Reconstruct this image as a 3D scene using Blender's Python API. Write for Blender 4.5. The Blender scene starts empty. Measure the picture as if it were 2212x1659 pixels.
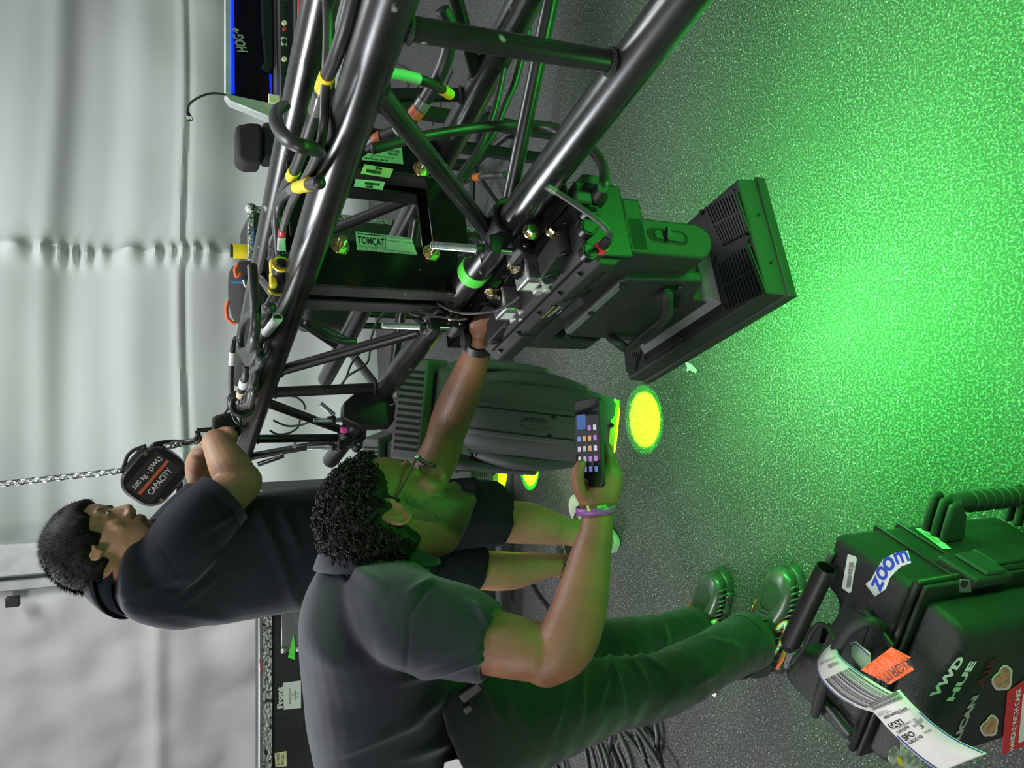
import bpy, bmesh, math, random
import numpy as np
from mathutils import Vector as V, Matrix, noise
random.seed(7)
PI=math.pi
C=bpy.context.scene
COL=C.collection
# ------------------------------------------------------------------ camera
FPX=1600.0; PIT=math.radians(24.5); CH=1.45
CAM=V((0,0,CH)); Ff=V((0,math.cos(PIT),-math.sin(PIT))); Rr=V((1,0,0)); Uu=V((0,math.sin(PIT),math.cos(PIT)))
cd=bpy.data.cameras.new('camera'); cd.sensor_fit='HORIZONTAL'; cd.sensor_width=36; cd.lens=FPX/2212*36; cd.clip_start=.02
cam=bpy.data.objects.new('camera',cd); COL.objects.link(cam)
m=Matrix.Identity(4)
for i,a in enumerate((-Uu,Rr,-Ff)):
    for j in range(3): m[j][i]=a[j]
m.translation=CAM; cam.matrix_world=m; C.camera=cam
# ------------------------------------------------------------------ view + world + main lights
C.view_settings.view_transform='Standard'; C.view_settings.look='None'; C.view_settings.exposure=0; C.view_settings.gamma=1
C.view_settings.use_curve_mapping=False
w=bpy.data.worlds.new('world'); C.world=w; w.use_nodes=True
nt=w.node_tree; bg=nt.nodes['Background']
tc=nt.nodes.new('ShaderNodeTexCoord'); sp=nt.nodes.new('ShaderNodeSeparateXYZ'); cr=nt.nodes.new('ShaderNodeValToRGB')
nt.links.new(tc.outputs['Generated'],sp.inputs[0]); nt.links.new(sp.outputs[2],cr.inputs[0]); nt.links.new(cr.outputs[0],bg.inputs[0])
cr.color_ramp.elements[0].position=.0; cr.color_ramp.elements[0].color=(.10,.105,.11,1)
cr.color_ramp.elements[1].position=.55; cr.color_ramp.elements[1].color=(.75,.79,.8,1)
bg.inputs[1].default_value=.42
def light(kind,name,loc,aim,power,color,size=1,size_y=None,angle=None,blend=.3,spread=None):
    l=bpy.data.lights.new(name,kind); l.energy=power; l.color=color
    if kind=='AREA':
        l.size=size
        if size_y: l.shape='RECTANGLE'; l.size_y=size_y
        if spread: l.spread=spread
    else: l.shadow_soft_size=size
    if kind=='SPOT': l.spot_size=angle; l.spot_blend=blend
    o=bpy.data.objects.new(name,l); COL.objects.link(o); o.location=loc
    o.rotation_euler=(V(aim)-V(loc)).to_track_quat('-Z','Y').to_euler(); return o
light('AREA','tent_work_light',(-2.6,-.6,3.6),(-.2,1.8,.6),72,(1,.97,.93),1.0)
light('AREA','tent_side_light',(-2.2,3.3,3.0),(.3,1.3,1.1),95,(.93,.96,1),1.3,.9)
light('AREA','tent_ceiling_light',(1.2,3.2,4.6),(1.0,3.2,0),150,(.95,.98,1),1.8)

# ------------------------------------------------------------------ pixel helpers (photograph frame 2212x1659)
def ray(x,y): return Ff+Rr*((829.5-y)/FPX)+Uu*((1106-x)/FPX)
def W(x,y,d): return CAM+ray(x,y)*d
def Z(x,y,z): v=ray(x,y); return CAM+v*((z-CH)/v.z)
def PL(x,y,p,n): v=ray(x,y); return CAM+v*((p-CAM).dot(n)/v.dot(n))
def AY(x,y,Y): v=ray(x,y); return CAM+v*(Y/v.y)
# truss frame: T runs along the truss (away), N across it (away from the viewer)
T=V((-.3266,.9452,0)).normalized(); N=V((.9452,.3266,0)); UP=V((0,0,1))
A0=W(745,300,.96); A0.z=1.249
S=.305
B0=A0-UP*S; C0=A0+N*S; D0=B0+N*S
def TR(n,t,z): return V((B0.x,B0.y,0))+N*n+T*t+UP*z
def onN(x,y,n): return PL(x,y,B0+N*n,N)
def onT(x,y,t): return PL(x,y,B0+T*t,T)
def frame(o,x,y):
    x=x.normalized(); z=x.cross(y).normalized(); y=z.cross(x)
    M=Matrix.Identity(4)
    for i,a in enumerate((x,y,z)):
        for j in range(3): M[j][i]=a[j]
    M.translation=o; return M
TF=frame(V((B0.x,B0.y,0)),N,T)     # local (n,t,z)

# ------------------------------------------------------------------ materials
MT={}
def mat(name,col,rough=.5,metal=0,var=0,vs=8,bump=0,bs=60,spec=.5,emit=0,emc=None,coat=0,fleck=None,sheen=0,col2=None,alpha=1,trans=0,stretch=None,detail=3):
    m=bpy.data.materials.new(name); m.use_nodes=True; nt=m.node_tree; b=nt.nodes['Principled BSDF']
    c=(*col,1); b.inputs['Base Color'].default_value=c; b.inputs['Roughness'].default_value=rough; b.inputs['Metallic'].default_value=metal
    b.inputs['Specular IOR Level'].default_value=spec
    if coat: b.inputs['Coat Weight'].default_value=coat
    if sheen: b.inputs['Sheen Weight'].default_value=sheen
    if trans: b.inputs['Transmission Weight'].default_value=trans
    if alpha<1: b.inputs['Alpha'].default_value=alpha
    if emit: b.inputs['Emission Color'].default_value=(*(emc or col),1); b.inputs['Emission Strength'].default_value=emit
    tc=nt.nodes.new('ShaderNodeTexCoord'); src=tc.outputs['Object']
    if stretch:
        mp=nt.nodes.new('ShaderNodeMapping'); mp.inputs['Scale'].default_value=stretch; nt.links.new(src,mp.inputs[0]); src=mp.outputs[0]
    last=None
    if var or col2:
        n=nt.nodes.new('ShaderNodeTexNoise'); n.inputs['Scale'].default_value=vs; n.inputs['Detail'].default_value=detail; nt.links.new(src,n.inputs[0])
        r=nt.nodes.new('ShaderNodeValToRGB'); nt.links.new(n.outputs[0],r.inputs[0])
        c2=col2 or tuple(min(1,x*(1+var)+.3*var*.03) for x in col); c1=col if col2 else tuple(x*(1-var) for x in col)
        r.color_ramp.elements[0].position=.35; r.color_ramp.elements[0].color=(*c1,1); r.color_ramp.elements[1].position=.65; r.color_ramp.elements[1].color=(*c2,1)
        last=r.outputs[0]; nt.links.new(last,b.inputs['Base Color'])
    if fleck:   # (scale, threshold, colour)
        n=nt.nodes.new('ShaderNodeTexNoise'); n.inputs['Scale'].default_value=fleck[0]; n.inputs['Detail'].default_value=2; nt.links.new(src,n.inputs[0])
        r=nt.nodes.new('ShaderNodeValToRGB'); nt.links.new(n.outputs[0],r.inputs[0]); r.color_ramp.elements[0].position=fleck[1]; r.color_ramp.elements[1].position=fleck[1]+.07
        mx=nt.nodes.new('ShaderNodeMix'); mx.data_type='RGBA'; nt.links.new(r.outputs[0],mx.inputs[0])
        if last: nt.links.new(last,mx.inputs[6])
        else: mx.inputs[6].default_value=c
        mx.inputs[7].default_value=(*fleck[2],1); nt.links.new(mx.outputs[2],b.inputs['Base Color'])
    if bump:
        n=nt.nodes.new('ShaderNodeTexNoise'); n.inputs['Scale'].default_value=bs; n.inputs['Detail'].default_value=4; nt.links.new(src,n.inputs[0])
        bm_=nt.nodes.new('ShaderNodeBump'); bm_.inputs['Strength'].default_value=bump; bm_.inputs['Distance'].default_value=.01; nt.links.new(n.outputs[0],bm_.inputs['Height']); nt.links.new(bm_.outputs[0],b.inputs['Normal'])
    MT[name]=m; return m
mat('liner',(.60,.64,.61),.75,var=.03,vs=1.2,bump=.12,bs=3,spec=.2)
mat('tarp',(.80,.80,.78),.5,var=.04,vs=3,bump=.7,bs=5,spec=.4)
mat('beam',(.55,.54,.5),.5,var=.1); mat('polealu',(.5,.52,.52),.45,metal=.4,var=.15)
mat('truss',(.011,.0108,.011),.27,metal=.0,var=.4,vs=14,bump=.012,bs=30,spec=1.0,fleck=(38,.72,(.33,.33,.32)))
mat('trussplain',(.009,.009,.009),.3,var=.3,vs=20,spec=.7)
mat('weld',(.05,.05,.05),.4,metal=.5,bump=.8,bs=300)
mat('plate',(.006,.006,.0065),.16,var=.3,spec=.3,fleck=(70,.73,(.2,.2,.2)))
mat('flange',(.045,.044,.043),.42,var=.2,vs=12,spec=.5,fleck=(60,.7,(.2,.2,.19)))
mat('cable',(.022,.022,.022),.42,var=.25,vs=30,spec=.6); mat('cableg',(.055,.055,.053),.45,var=.2,spec=.5)
mat('plastic',(.013,.014,.014),.42,bump=.12,bs=900,spec=.5); mat('plasticm',(.022,.023,.023),.55,bump=.2,bs=700,spec=.5)
mat('plastics',(.085,.088,.088),.5,bump=.15,bs=700,spec=.4)
mat('plasticg',(.16,.165,.17),.5,bump=.1,bs=600)
mat('rubbercap',(.008,.008,.008),.35,spec=.4)
mat('grille',(.006,.006,.006),.5); mat('blackhole',(.002,.002,.002),.8)
mat('zinc',(.72,.74,.76),.25,metal=1,var=.1,vs=40); mat('gold',(.72,.6,.36),.25,metal=1,var=.2,vs=60); mat('cast',(.55,.56,.55),.35,metal=.9,var=.12,vs=50,bump=.2,bs=300)
mat('castw',(.62,.66,.62),.45,metal=.5)
mat('labelw',(.78,.8,.78),.5,var=.03); mat('labelg',(.45,.55,.48),.35,var=.03); mat('labelc',(.8,.7,.48),.4,var=.1,vs=30)
mat('ink',(.015,.015,.018),.5); mat('white',(.82,.82,.8),.5); mat('yellow',(.9,.68,.02),.4); mat('neon',(.72,.85,.06),.4)
mat('orange',(.85,.22,.04),.4); mat('redc',(.72,.05,.07),.4); mat('pink',(.9,.08,.45),.5); mat('rust',(.55,.11,.03),.45); mat('blue',(.03,.08,.6),.4); mat('navyink',(.03,.06,.38),.4)
mat('clear',(.35,.35,.33),.15,alpha=.45,spec=.8)
mat('floor',(.035,.036,.036),.7,spec=.35)
mat('skin1',(.22,.098,.048),.5,var=.12,vs=18,bump=.12,bs=250,spec=.45); mat('skin2',(.42,.23,.13),.5,var=.08,vs=16,bump=.1,bs=250,spec=.45)
mat('hair',(.009,.0075,.0065),.6,var=.3,vs=60,spec=.18); mat('beard',(.014,.010,.008),.7)
mat('polo',(.015,.0175,.027),.85,var=.12,vs=9,bump=.25,bs=900,spec=.25,sheen=.25); mat('tee',(.011,.013,.021),.85,var=.12,vs=9,bump=.2,bs=900,spec=.25,sheen=.15)
mat('pants',(.013,.016,.016),.85,var=.2,vs=7,bump=.3,bs=500,spec=.2,sheen=.2); mat('shorts',(.012,.015,.022),.85,var=.2,vs=7,bump=.3,bs=500,spec=.2)
mat('shoe',(.05,.055,.052),.32,spec=.6,coat=.2,var=.2,vs=30); mat('shoemesh',(.05,.055,.05),.7,bump=.8,bs=900); mat('lace',(.035,.04,.036),.7); mat('shoew',(.42,.44,.38),.5,var=.1); mat('rubber',(.016,.016,.016),.6)
mat('swooshw',(.75,.85,.75),.35); mat('swoosho',(.9,.13,.05),.4)
mat('chrome',(.8,.82,.84),.12,metal=1); mat('glassdark',(.004,.004,.006),.08,spec=.8,coat=1)
mat('hoist',(.010,.010,.010),.25,spec=.7); mat('chair',(.02,.02,.02),.8,bump=.3,bs=500)
mat('screenblk',(.002,.002,.006),.15,spec=.6); mat('bluelit',(.01,.02,.9),.4,emit=3.0,emc=(.0,.01,1))
mat('lensgreen',(.1,.8,.1),.3,emit=6,emc=(.05,1,.12)); mat('lensyel',(.5,.9,.05),.3,emit=6,emc=(.55,1,.0)); mat('rim',(.55,.75,.05),.4)
mat('aluedge',(.45,.45,.44),.35,metal=.8,bump=1,bs=90,fleck=(60,.56,(.06,.06,.06))); mat('casepanel',(.016,.017,.018),.55,var=.3,vs=5,bump=.2,bs=200,fleck=(20,.74,(.06,.06,.06)))
mat('alu',(.55,.56,.56),.3,metal=.9,var=.1)
mat('gtape',(.12,.9,.08),.5); mat('ytape',(.75,.68,.42),.6,var=.15,vs=30)
mat('pelican',(.015,.015,.016),.5,bump=.25,bs=400,spec=.5,var=.12,vs=20); mat('pelrib',(.012,.012,.012),.45)
mat('tag',(.74,.73,.69),.45,var=.03,vs=10); mat('tagorange',(.95,.13,.01),.35,var=.08,vs=30,bump=.5,bs=60); mat('tagred',(.65,.02,.04),.35)
mat('greyink',(.20,.20,.2),.5); mat('dimred',(.13,.012,.014),.6); mat('dimgrey',(.30,.31,.28),.5)
mat('faceskin',(.45,.22,.12),.5,var=.3,vs=90); mat('faceedge',(.6,.5,.5),.5); mat('stickgrey',(.4,.41,.36),.5,var=.5,vs=80)
mat('purple',(.25,.09,.33),.4); mat('scr1',(.15,.3,.8),.3,emit=.12); mat('scr2',(.6,.6,.65),.3,emit=.12); mat('scr3',(.5,.2,.7),.3,emit=.1); mat('scr4',(.7,.35,.12),.3,emit=.1); mat('scrb',(.05,.12,.35),.3,emit=.12)
mat('bag',(.015,.013,.013),.8,bump=.4,bs=100); mat('baglit',(.8,.12,.05),.6); mat('bluetape',(.08,.25,.75),.5)
mat('paper',(.7,.66,.5),.6); mat('seam',(.012,.012,.012),.8)
# floor speckle material
def floor_mat():
    m=MT['floor']; nt=m.node_tree; b=nt.nodes['Principled BSDF']; tc=[n for n in nt.nodes if n.type=='TEX_COORD'][0]
    def ns(s,d=2,p=(.4,.6),c=((0,0,0),(1,1,1))):
        n=nt.nodes.new('ShaderNodeTexNoise'); n.inputs['Scale'].default_value=s; n.inputs['Detail'].default_value=d; nt.links.new(tc.outputs['Object'],n.inputs[0])
        r=nt.nodes.new('ShaderNodeValToRGB'); nt.links.new(n.outputs[0],r.inputs[0])
        for i in (0,1): r.color_ramp.elements[i].position=p[i]; r.color_ramp.elements[i].color=(*c[i],1)
        return r.outputs[0]
    def mix(f,a,bb):
        x=nt.nodes.new('ShaderNodeMix'); x.data_type='RGBA'
        for s,v in ((0,f),(6,a),(7,bb)):
            if isinstance(v,tuple): x.inputs[s].default_value=(*v,1)
            else: nt.links.new(v,x.inputs[s])
        return x.outputs[2]
    base=ns(2.2,4,(.3,.7),((.026,.027,.027),(.05,.051,.05)))
    grain=ns(170,3,(.45,.62)); fl=ns(230,1,(.66,.74))
    c=mix(grain,base,(.12,.12,.117)); c=mix(fl,c,(.7,.7,.67))
    nt.links.new(c,b.inputs['Base Color'])
    bp=nt.nodes.new('ShaderNodeBump'); bp.inputs['Strength'].default_value=.5; bp.inputs['Distance'].default_value=.004; nt.links.new(grain,bp.inputs['Height']); nt.links.new(bp.outputs[0],b.inputs['Normal'])
floor_mat()
def stripe_cable(): pass

# ------------------------------------------------------------------ mesh builder
def catmull(P,k):
    if len(P)<3 or k<2: return list(P)
    out=[]; n=len(P)
    for i in range(n-1):
        p0=P[max(i-1,0)];p1=P[i];p2=P[i+1];p3=P[min(i+2,n-1)]
        for j in range(k):
            t=j/k; out.append(.5*((2*p1)+(p2-p0)*t+(2*p0-5*p1+4*p2-p3)*t*t+(3*p1-p0-3*p2+p3)*t**3))
    out.append(P[-1]); return out
class MB:
    def __init__(s,M=None): s.v=[]; s.f=[]; s.mi=[]; s.M=M; s.cur=0
    def av(s,p):
        p=V(p)
        if s.M is not None: p=s.M@p
        s.v.append(p); return len(s.v)-1
    def af(s,*idx): s.f.append(idx); s.mi.append(s.cur)
    def box(s,c,d,R=None):
        c=V(c); h=V(d)/2; R=R or Matrix.Identity(3); k=[]
        for x in (-1,1):
            for y in (-1,1):
                for z in (-1,1): k.append(s.av(c+R@V((x*h.x,y*h.y,z*h.z))))
        for q in ((0,1,3,2),(4,6,7,5),(0,4,5,1),(2,3,7,6),(0,2,6,4),(1,5,7,3)): s.af(*[k[i] for i in q])
        return s
    def bb(s,a,b):
        a=V(a);b=V(b); return s.box((a+b)/2,[abs(b[i]-a[i]) for i in range(3)])
    def rings(s,rs,caps=True,closed=False):
        n=len(rs[0]); ids=[[s.av(p) for p in r] for r in rs]
        for i in range(len(ids)-1):
            for j in range(n): s.af(ids[i][j],ids[i][(j+1)%n],ids[i+1][(j+1)%n],ids[i+1][j])
        if closed:
            for j in range(n): s.af(ids[-1][j],ids[-1][(j+1)%n],ids[0][(j+1)%n],ids[0][j])
        elif caps: s.af(*ids[0][::-1]); s.af(*ids[-1])
        return s
    def tube(s,P,r,n=10,k=6,caps=True,flat=None,round_=False,closed=False):
        P=[V(p) for p in P]; R=[r]*len(P) if not isinstance(r,(list,tuple)) else list(r)
        if k>1 and len(P)>2 and not closed:
            R=[v.x for v in catmull([V((x,0,0)) for x in R],k)]; P=catmull(P,k)
        if round_:
            d0=(P[0]-P[1]).normalized(); d1=(P[-1]-P[-2]).normalized(); a,b=P[0],P[-1]; ra,rb=R[0],R[-1]
            pre=[];pr=[];po=[];por=[]
            for q in (.97,.75,.42): pre.append(a+d0*ra*q); pr.append(ra*math.sqrt(1-q*q))
            for q in (.42,.75,.97): po.append(b+d1*rb*q); por.append(rb*math.sqrt(1-q*q))
            P=pre+P+po; R=pr+R+por
        t0=(P[1]-P[0]).normalized(); up=t0.orthogonal().normalized(); rs=[]; L=len(P)
        for i,p in enumerate(P):
            if closed: t=(P[(i+1)%L]-P[i-1]).normalized()
            else: t=(P[min(i+1,L-1)]-P[max(i-1,0)]).normalized()
            q=t0.rotation_difference(t); up=(q@up); up=(up-t*up.dot(t)).normalized(); t0=t; sd=t.cross(up); ring=[]
            for j in range(n):
                a=2*PI*j/n; o=(up*math.cos(a)+sd*math.sin(a))*R[i]
                if flat: ax=V(flat[0]).normalized(); o=o+ax*(o.dot(ax))*(flat[1]-1)
                ring.append(p+o)
            rs.append(ring)
        return s.rings(rs,caps,closed)
    def cyl(s,a,b,r0,r1=None,n=24,caps=True):
        return s.tube([a,b],[r0,r1 if r1 is not None else r0],n,1,caps)
    def ell(s,c,ax,n=20,m=12):
        c=V(c); ax=[V(a) for a in ax]; rs=[]
        for i in range(1,m):
            th=PI*i/m; rs.append([c+ax[2]*math.cos(th)+ax[0]*math.sin(th)*math.cos(2*PI*j/n)+ax[1]*math.sin(th)*math.sin(2*PI*j/n) for j in range(n)])
        base=len(s.v); s.rings(rs,False); t=s.av(c+ax[2]); b=s.av(c-ax[2]); l=base+(m-2)*n
        for j in range(n): s.af(t,base+(j+1)%n,base+j); s.af(b,l+j,l+(j+1)%n)
        return s
    def sph(s,c,r,n=16,m=10): return s.ell(c,((r,0,0),(0,r,0),(0,0,r)),n,m)
    def loft(s,R,n=28,k=6,e=2.0,caps=True):  # R: (centre, a_vec, b_vec)
        cs=catmull([V(q[0]) for q in R],k); As=catmull([V(q[1]) for q in R],k); Bs=catmull([V(q[2]) for q in R],k)
        rs=[]
        for c,a,b in zip(cs,As,Bs):
            ring=[]
            for j in range(n):
                t=2*PI*j/n; x=math.cos(t); y=math.sin(t)
                ring.append(c+a*math.copysign(abs(x)**(2/e),x)+b*math.copysign(abs(y)**(2/e),y))
            rs.append(ring)
        return s.rings(rs,caps)
    def prism(s,poly,thick):   # poly: list of points, thick: vector
        t=V(thick); a=[s.av(p) for p in poly]
        MM=s.M
        b=[s.av(V(p)+t) for p in poly]; n=len(poly)
        s.af(*a[::-1]); s.af(*b)
        for i in range(n): s.af(a[i],a[(i+1)%n],b[(i+1)%n],b[i])
        return s
    def quad(s,a,b,c,d): s.af(s.av(a),s.av(b),s.av(c),s.av(d)); return s
    def torus(s,c,axis,R,r,n=24,m=8,a0=0,a1=2*PI,x0=None):
        axis=V(axis).normalized(); x=(V(x0)-axis*V(x0).dot(axis)).normalized() if x0 is not None else axis.orthogonal().normalized(); y=axis.cross(x)
        full=abs(a1-a0-2*PI)<1e-4; cnt=n if full else n+1
        P=[V(c)+(x*math.cos(a0+(a1-a0)*i/n)+y*math.sin(a0+(a1-a0)*i/n))*R for i in range(cnt)]
        return s.tube(P,r,m,1,True,closed=full)
    def build(s,name,mats,parent=None,smooth=40,bevel=0,seg=2):
        me=bpy.data.meshes.new(name); me.from_pydata([tuple(v) for v in s.v],[],s.f)
        for mm in (mats if isinstance(mats,(list,tuple)) else [mats]): me.materials.append(MT[mm])
        for p,i in zip(me.polygons,s.mi): p.material_index=i
        bm=bmesh.new(); bm.from_mesh(me); bmesh.ops.recalc_face_normals(bm,faces=bm.faces); bm.to_mesh(me); bm.free()
        me.shade_smooth()
        if smooth<180: me.set_sharp_from_angle(angle=math.radians(smooth))
        return link(name,me,parent,bevel,seg)
def link(name,me,parent=None,bevel=0,seg=2):
    o=bpy.data.objects.new(name,me); COL.objects.link(o)
    if parent is not None: attach(o,parent)
    if bevel:
        b=o.modifiers.new('bevel','BEVEL'); b.width=bevel; b.segments=seg; b.limit_method='ANGLE'; b.angle_limit=math.radians(40); b.use_clamp_overlap=True
    return o
def wm(o):
    m=Matrix.LocRotScale(o.location,o.rotation_euler,o.scale)
    return wm(o.parent)@o.matrix_parent_inverse@m if o.parent else m
def attach(o,p): o.parent=p; o.matrix_parent_inverse=wm(p).inverted()
def thing(name,label,cat,loc,group=None):
    o=bpy.data.objects.new(name,None); COL.objects.link(o); o.location=loc; o.empty_display_size=.05
    return tag(o,label,cat,group)
def tag(o,label,cat,group=None,kind=None):
    if label: o['label']=label
    if cat: o['category']=cat
    if group: o['group']=group
    if kind: o['kind']=kind
    return o
def struct(o): o['kind']='structure'; return o
def remesh(mb,name,mats,parent,vox=.005,sm=4,fn=None):
    me=bpy.data.meshes.new('tmp'); me.from_pydata([tuple(v) for v in mb.v],[],mb.f)
    bm=bmesh.new(); bm.from_mesh(me); bmesh.ops.recalc_face_normals(bm,faces=bm.faces); bm.to_mesh(me); bm.free()
    o=bpy.data.objects.new('tmp',me); COL.objects.link(o)
    r=o.modifiers.new('r','REMESH'); r.mode='VOXEL'; r.voxel_size=vox; r.adaptivity=0
    s=o.modifiers.new('s','SMOOTH'); s.factor=.5; s.iterations=sm
    dg=bpy.context.evaluated_depsgraph_get(); dg.update()
    m2=bpy.data.meshes.new_from_object(o.evaluated_get(dg)); bpy.data.objects.remove(o); m2.name=name
    if fn:
        nr=[v.normal.copy() for v in m2.vertices]
        for v,nn in zip(m2.vertices,nr): v.co=fn(v.co,nn)
    m2.materials.clear()
    for mm in (mats if isinstance(mats,(list,tuple)) else [mats]): m2.materials.append(MT[mm])
    m2.shade_smooth(); return link(name,m2,parent)
def wrinkle(amp,sc,dirv=None,amp2=0):
    def fn(p,n):
        q=p*sc
        if dirv is not None: q=q-V(dirv).normalized()*(q.dot(V(dirv).normalized())*.72)
        a=noise.noise(q+V((3,5,7))); r=(1-abs(a)*2.4)
        b=noise.noise(p*2.2*sc); return p+n*(amp*(r-.3)+amp*.35*b+amp2*noise.noise(p*9))
    return fn
FONT=None
def text(s,p0,p1,nrm,h=None,off=.0006,mat_='ink',name='lettering',parent=None,bold=0,fn=None,shear=0):
    cu=bpy.data.curves.new('t','FONT'); cu.body=s; cu.size=1; cu.offset=bold; cu.shear=shear; cu.resolution_u=3
    o=bpy.data.objects.new('t',cu); COL.objects.link(o); dg=bpy.context.evaluated_depsgraph_get(); dg.update()
    me=bpy.data.meshes.new_from_object(o.evaluated_get(dg)); bpy.data.objects.remove(o)
    xs=[v.co.x for v in me.vertices]; ys=[v.co.y for v in me.vertices]; x0,x1,y0,y1=min(xs),max(xs),min(ys),max(ys)
    p0=V(p0);p1=V(p1); d=p1-p0; L=d.length; d.normalize(); n=V(nrm).normalized(); n=(n-d*n.dot(d)).normalized(); up=n.cross(d)
    hh=h if h else L/(x1-x0)*(y1-y0)
    for v in me.vertices:
        a=(v.co.x-x0)/(x1-x0); b=(v.co.y-y0)/max(y1-y0,1e-6)
        v.co=fn(a,b) if fn else p0+d*(a*L)+up*(b*hh)+n*off
    me.materials.clear(); me.materials.append(MT[mat_]); me.name=name
    return link(name,me,parent)
def pc(x,y): return V((x,y,0))
# ================================================================== SETTING
mb=MB(); mb.quad((-7,-2,0),(7,-2,0),(7,9,0),(-7,9,0)); struct(mb.build('floor','floor'))
e1=V((.976,.217,0)).normalized(); wn=V((e1.y,-e1.x,0)); WP=V((1.522,6.04,0))
def WL(x,y): return PL(x,y,WP,wn)
def along(p): return (p-WP).dot(e1)
LE=along(WL(150,1232)); SM=along(WL(300,548))
def liner(a,z):
    d=.035*math.sin(z*5.1+.5+.25*a)+.02*math.sin(z*11.3+a*.4)
    for z0,wd,h in ((2.22,.09,.045),(1.41,.03,.02),(1.36,.02,-.02),(1.85,.12,-.05),(2.9,.1,.04)): d+=h*math.exp(-((z-z0+.02*math.sin(a*1.7))/wd)**2)
    g=math.exp(-((a-SM-.03*math.sin(z*2))/.07)**2); d+=g*(.07+.035*math.sin(z*55+3*math.sin(z*9)))
    if a<SM: d+=.02*math.sin(z*7+2)
    d+=.03*noise.noise(V((a*1.3,z*1.7,3)))
    return d
mb=MB(); na,nz=300,260; a0,a1=LE,4.6
for i in range(na+1):
    a=a0+(a1-a0)*i/na
    for j in range(nz+1):
        z=4.6*j/nz; q=WP+e1*a+wn*liner(a,z); mb.av((q.x,q.y,z))
for i in range(na):
    for j in range(nz): k=i*(nz+1)+j; mb.af(k,k+1,k+nz+2,k+nz+1)
o=struct(mb.build('wall_back','liner')); tag(o,'grey-green fabric tent liner with soft sagging folds','tent wall')
PE=WP+e1*LE
mb=MB()
na,nz=140,160
for i in range(na+1):
    a=-.05-4.2*i/na
    for j in range(nz+1):
        z=4.6*j/nz; d=.05*abs(noise.noise(V((a*2.1,z*1.6,1))))+.03*noise.noise(V((a*5,z*4,8)))+.03*math.exp(-((z-1.55)/.05)**2)
        mb.av((PE.x+a,PE.y-.1-d,z))
for i in range(na):
    for j in range(nz): k=i*(nz+1)+j; mb.af(k,k+1,k+nz+2,k+nz+1)
o=struct(mb.build('wall_left','tarp')); tag(o,'white crinkled vinyl tarp wall','tent wall')
mb=MB(); c=PE+V((.13,-.12,0)); mb.box((c.x,c.y,2.3),(.2,.12,4.6)); mb.box((c.x-.16,c.y+.02,2.3),(.07,.1,4.6))
o=struct(mb.build('trim_1','polealu',bevel=.01)); tag(o,'aluminium tent upright between liner and white tarp','tent pole')
q=PL(28,1299,V((0,c.y-.08,0)),V((0,1,0))); mb=MB(); mb.box(q,(.06,.05,.07)); tag(mb.build('strap_clip','plastic',bevel=.005),'small black clip on the tent upright seam, top left','clip')
mb=MB(); p0=WL(200,-25)-wn*-.12; p1=WL(500,18)-wn*-.12; p2=WL(500,-40)-wn*-.12;
mb.prism([WL(250,-40)+wn*.15,WL(490,22)+wn*.15,WL(560,22)+wn*.15,WL(560,-60)+wn*.15],wn*.1)
o=struct(mb.build('trim_2','beam',bevel=.005)); tag(o,'pale beam crossing the tent liner at the top corner','tent beam')
mb=MB()
mb.prism([Z(1107,700,.0015),Z(1102,760,.0015),Z(1104,1300,.0015),Z(1110,1300,.0015),Z(1108,760,.0015),Z(1112,700,.0015)],(0,0,.001))
tag(mb.build('mat_seam','seam'),'straight dark seam between two floor mats','seam')

# ================================================================== TRUSS
CR=.0278; BR=.0127
def chordpt(k,t): return {'A':A0,'B':B0,'C':C0,'D':D0}[k]+T*t
def truss(name,label,t0,t1,braces,tape=None):
    root=thing(name,label,'truss',B0+T*((t0+t1)/2)-UP*0)
    for k in 'ABCD':
        mb=MB(); mb.cyl(chordpt(k,t0),chordpt(k,t1),CR,n=40); mb.cyl(chordpt(k,t0),chordpt(k,t0)+T*.001,CR-.003,n=20)
        mb.build('chord_tube','truss',root,smooth=50)
    for (a,ta,b,tb,r) in braces:
        P,Q=chordpt(a,ta),chordpt(b,tb); d=(Q-P).normalized(); mb=MB()
        mb.cyl(P+d*CR*.8,Q-d*CR*.8,r,n=20)
        o=mb.build('brace_tube','trussplain' if r<.013 else 'truss',root)
        for e,dd in ((P+d*CR*.93,d),(Q-d*CR*.93,-d)):
            w_=MB(); w_.torus(e+dd*.004,dd,r+.001,.0035,20,6); w_.build('weld_bead','weld',o)
    return root
tn=truss('lighting_truss','black box truss section nearest the camera with scuffed tubes',-1.0,.4365,
  [('A',-.20,'B',-.215,.0135),('A',-.12,'B',.225,.0135),('C',-.30,'D',.20,.0125),('C',.3,'D',.22,.0125),('B',.20,'D',-.15,.0125),('A',-.25,'C',.05,.0125)])
tf=truss('lighting_truss','black box truss section beyond the bolted joint, reaching the far man',.437,1.80,
  [('A',.90,'B',.60,.0125),('A',1.04,'B',1.0,.0135),('A',1.10,'B',1.45,.0125),('A',1.48,'B',1.5,.0125),('A',1.72,'B',1.52,.0125),
   ('C',.9,'D',.55,.0125),('C',1.0,'D',1.0,.0125),('C',1.1,'D',1.5,.0125),('A',.55,'C',1.0,.0125),('A',1.45,'C',1.1,.0125),('B',.95,'D',.6,.0125),('B',1.05,'D',1.45,.0125)])
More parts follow.
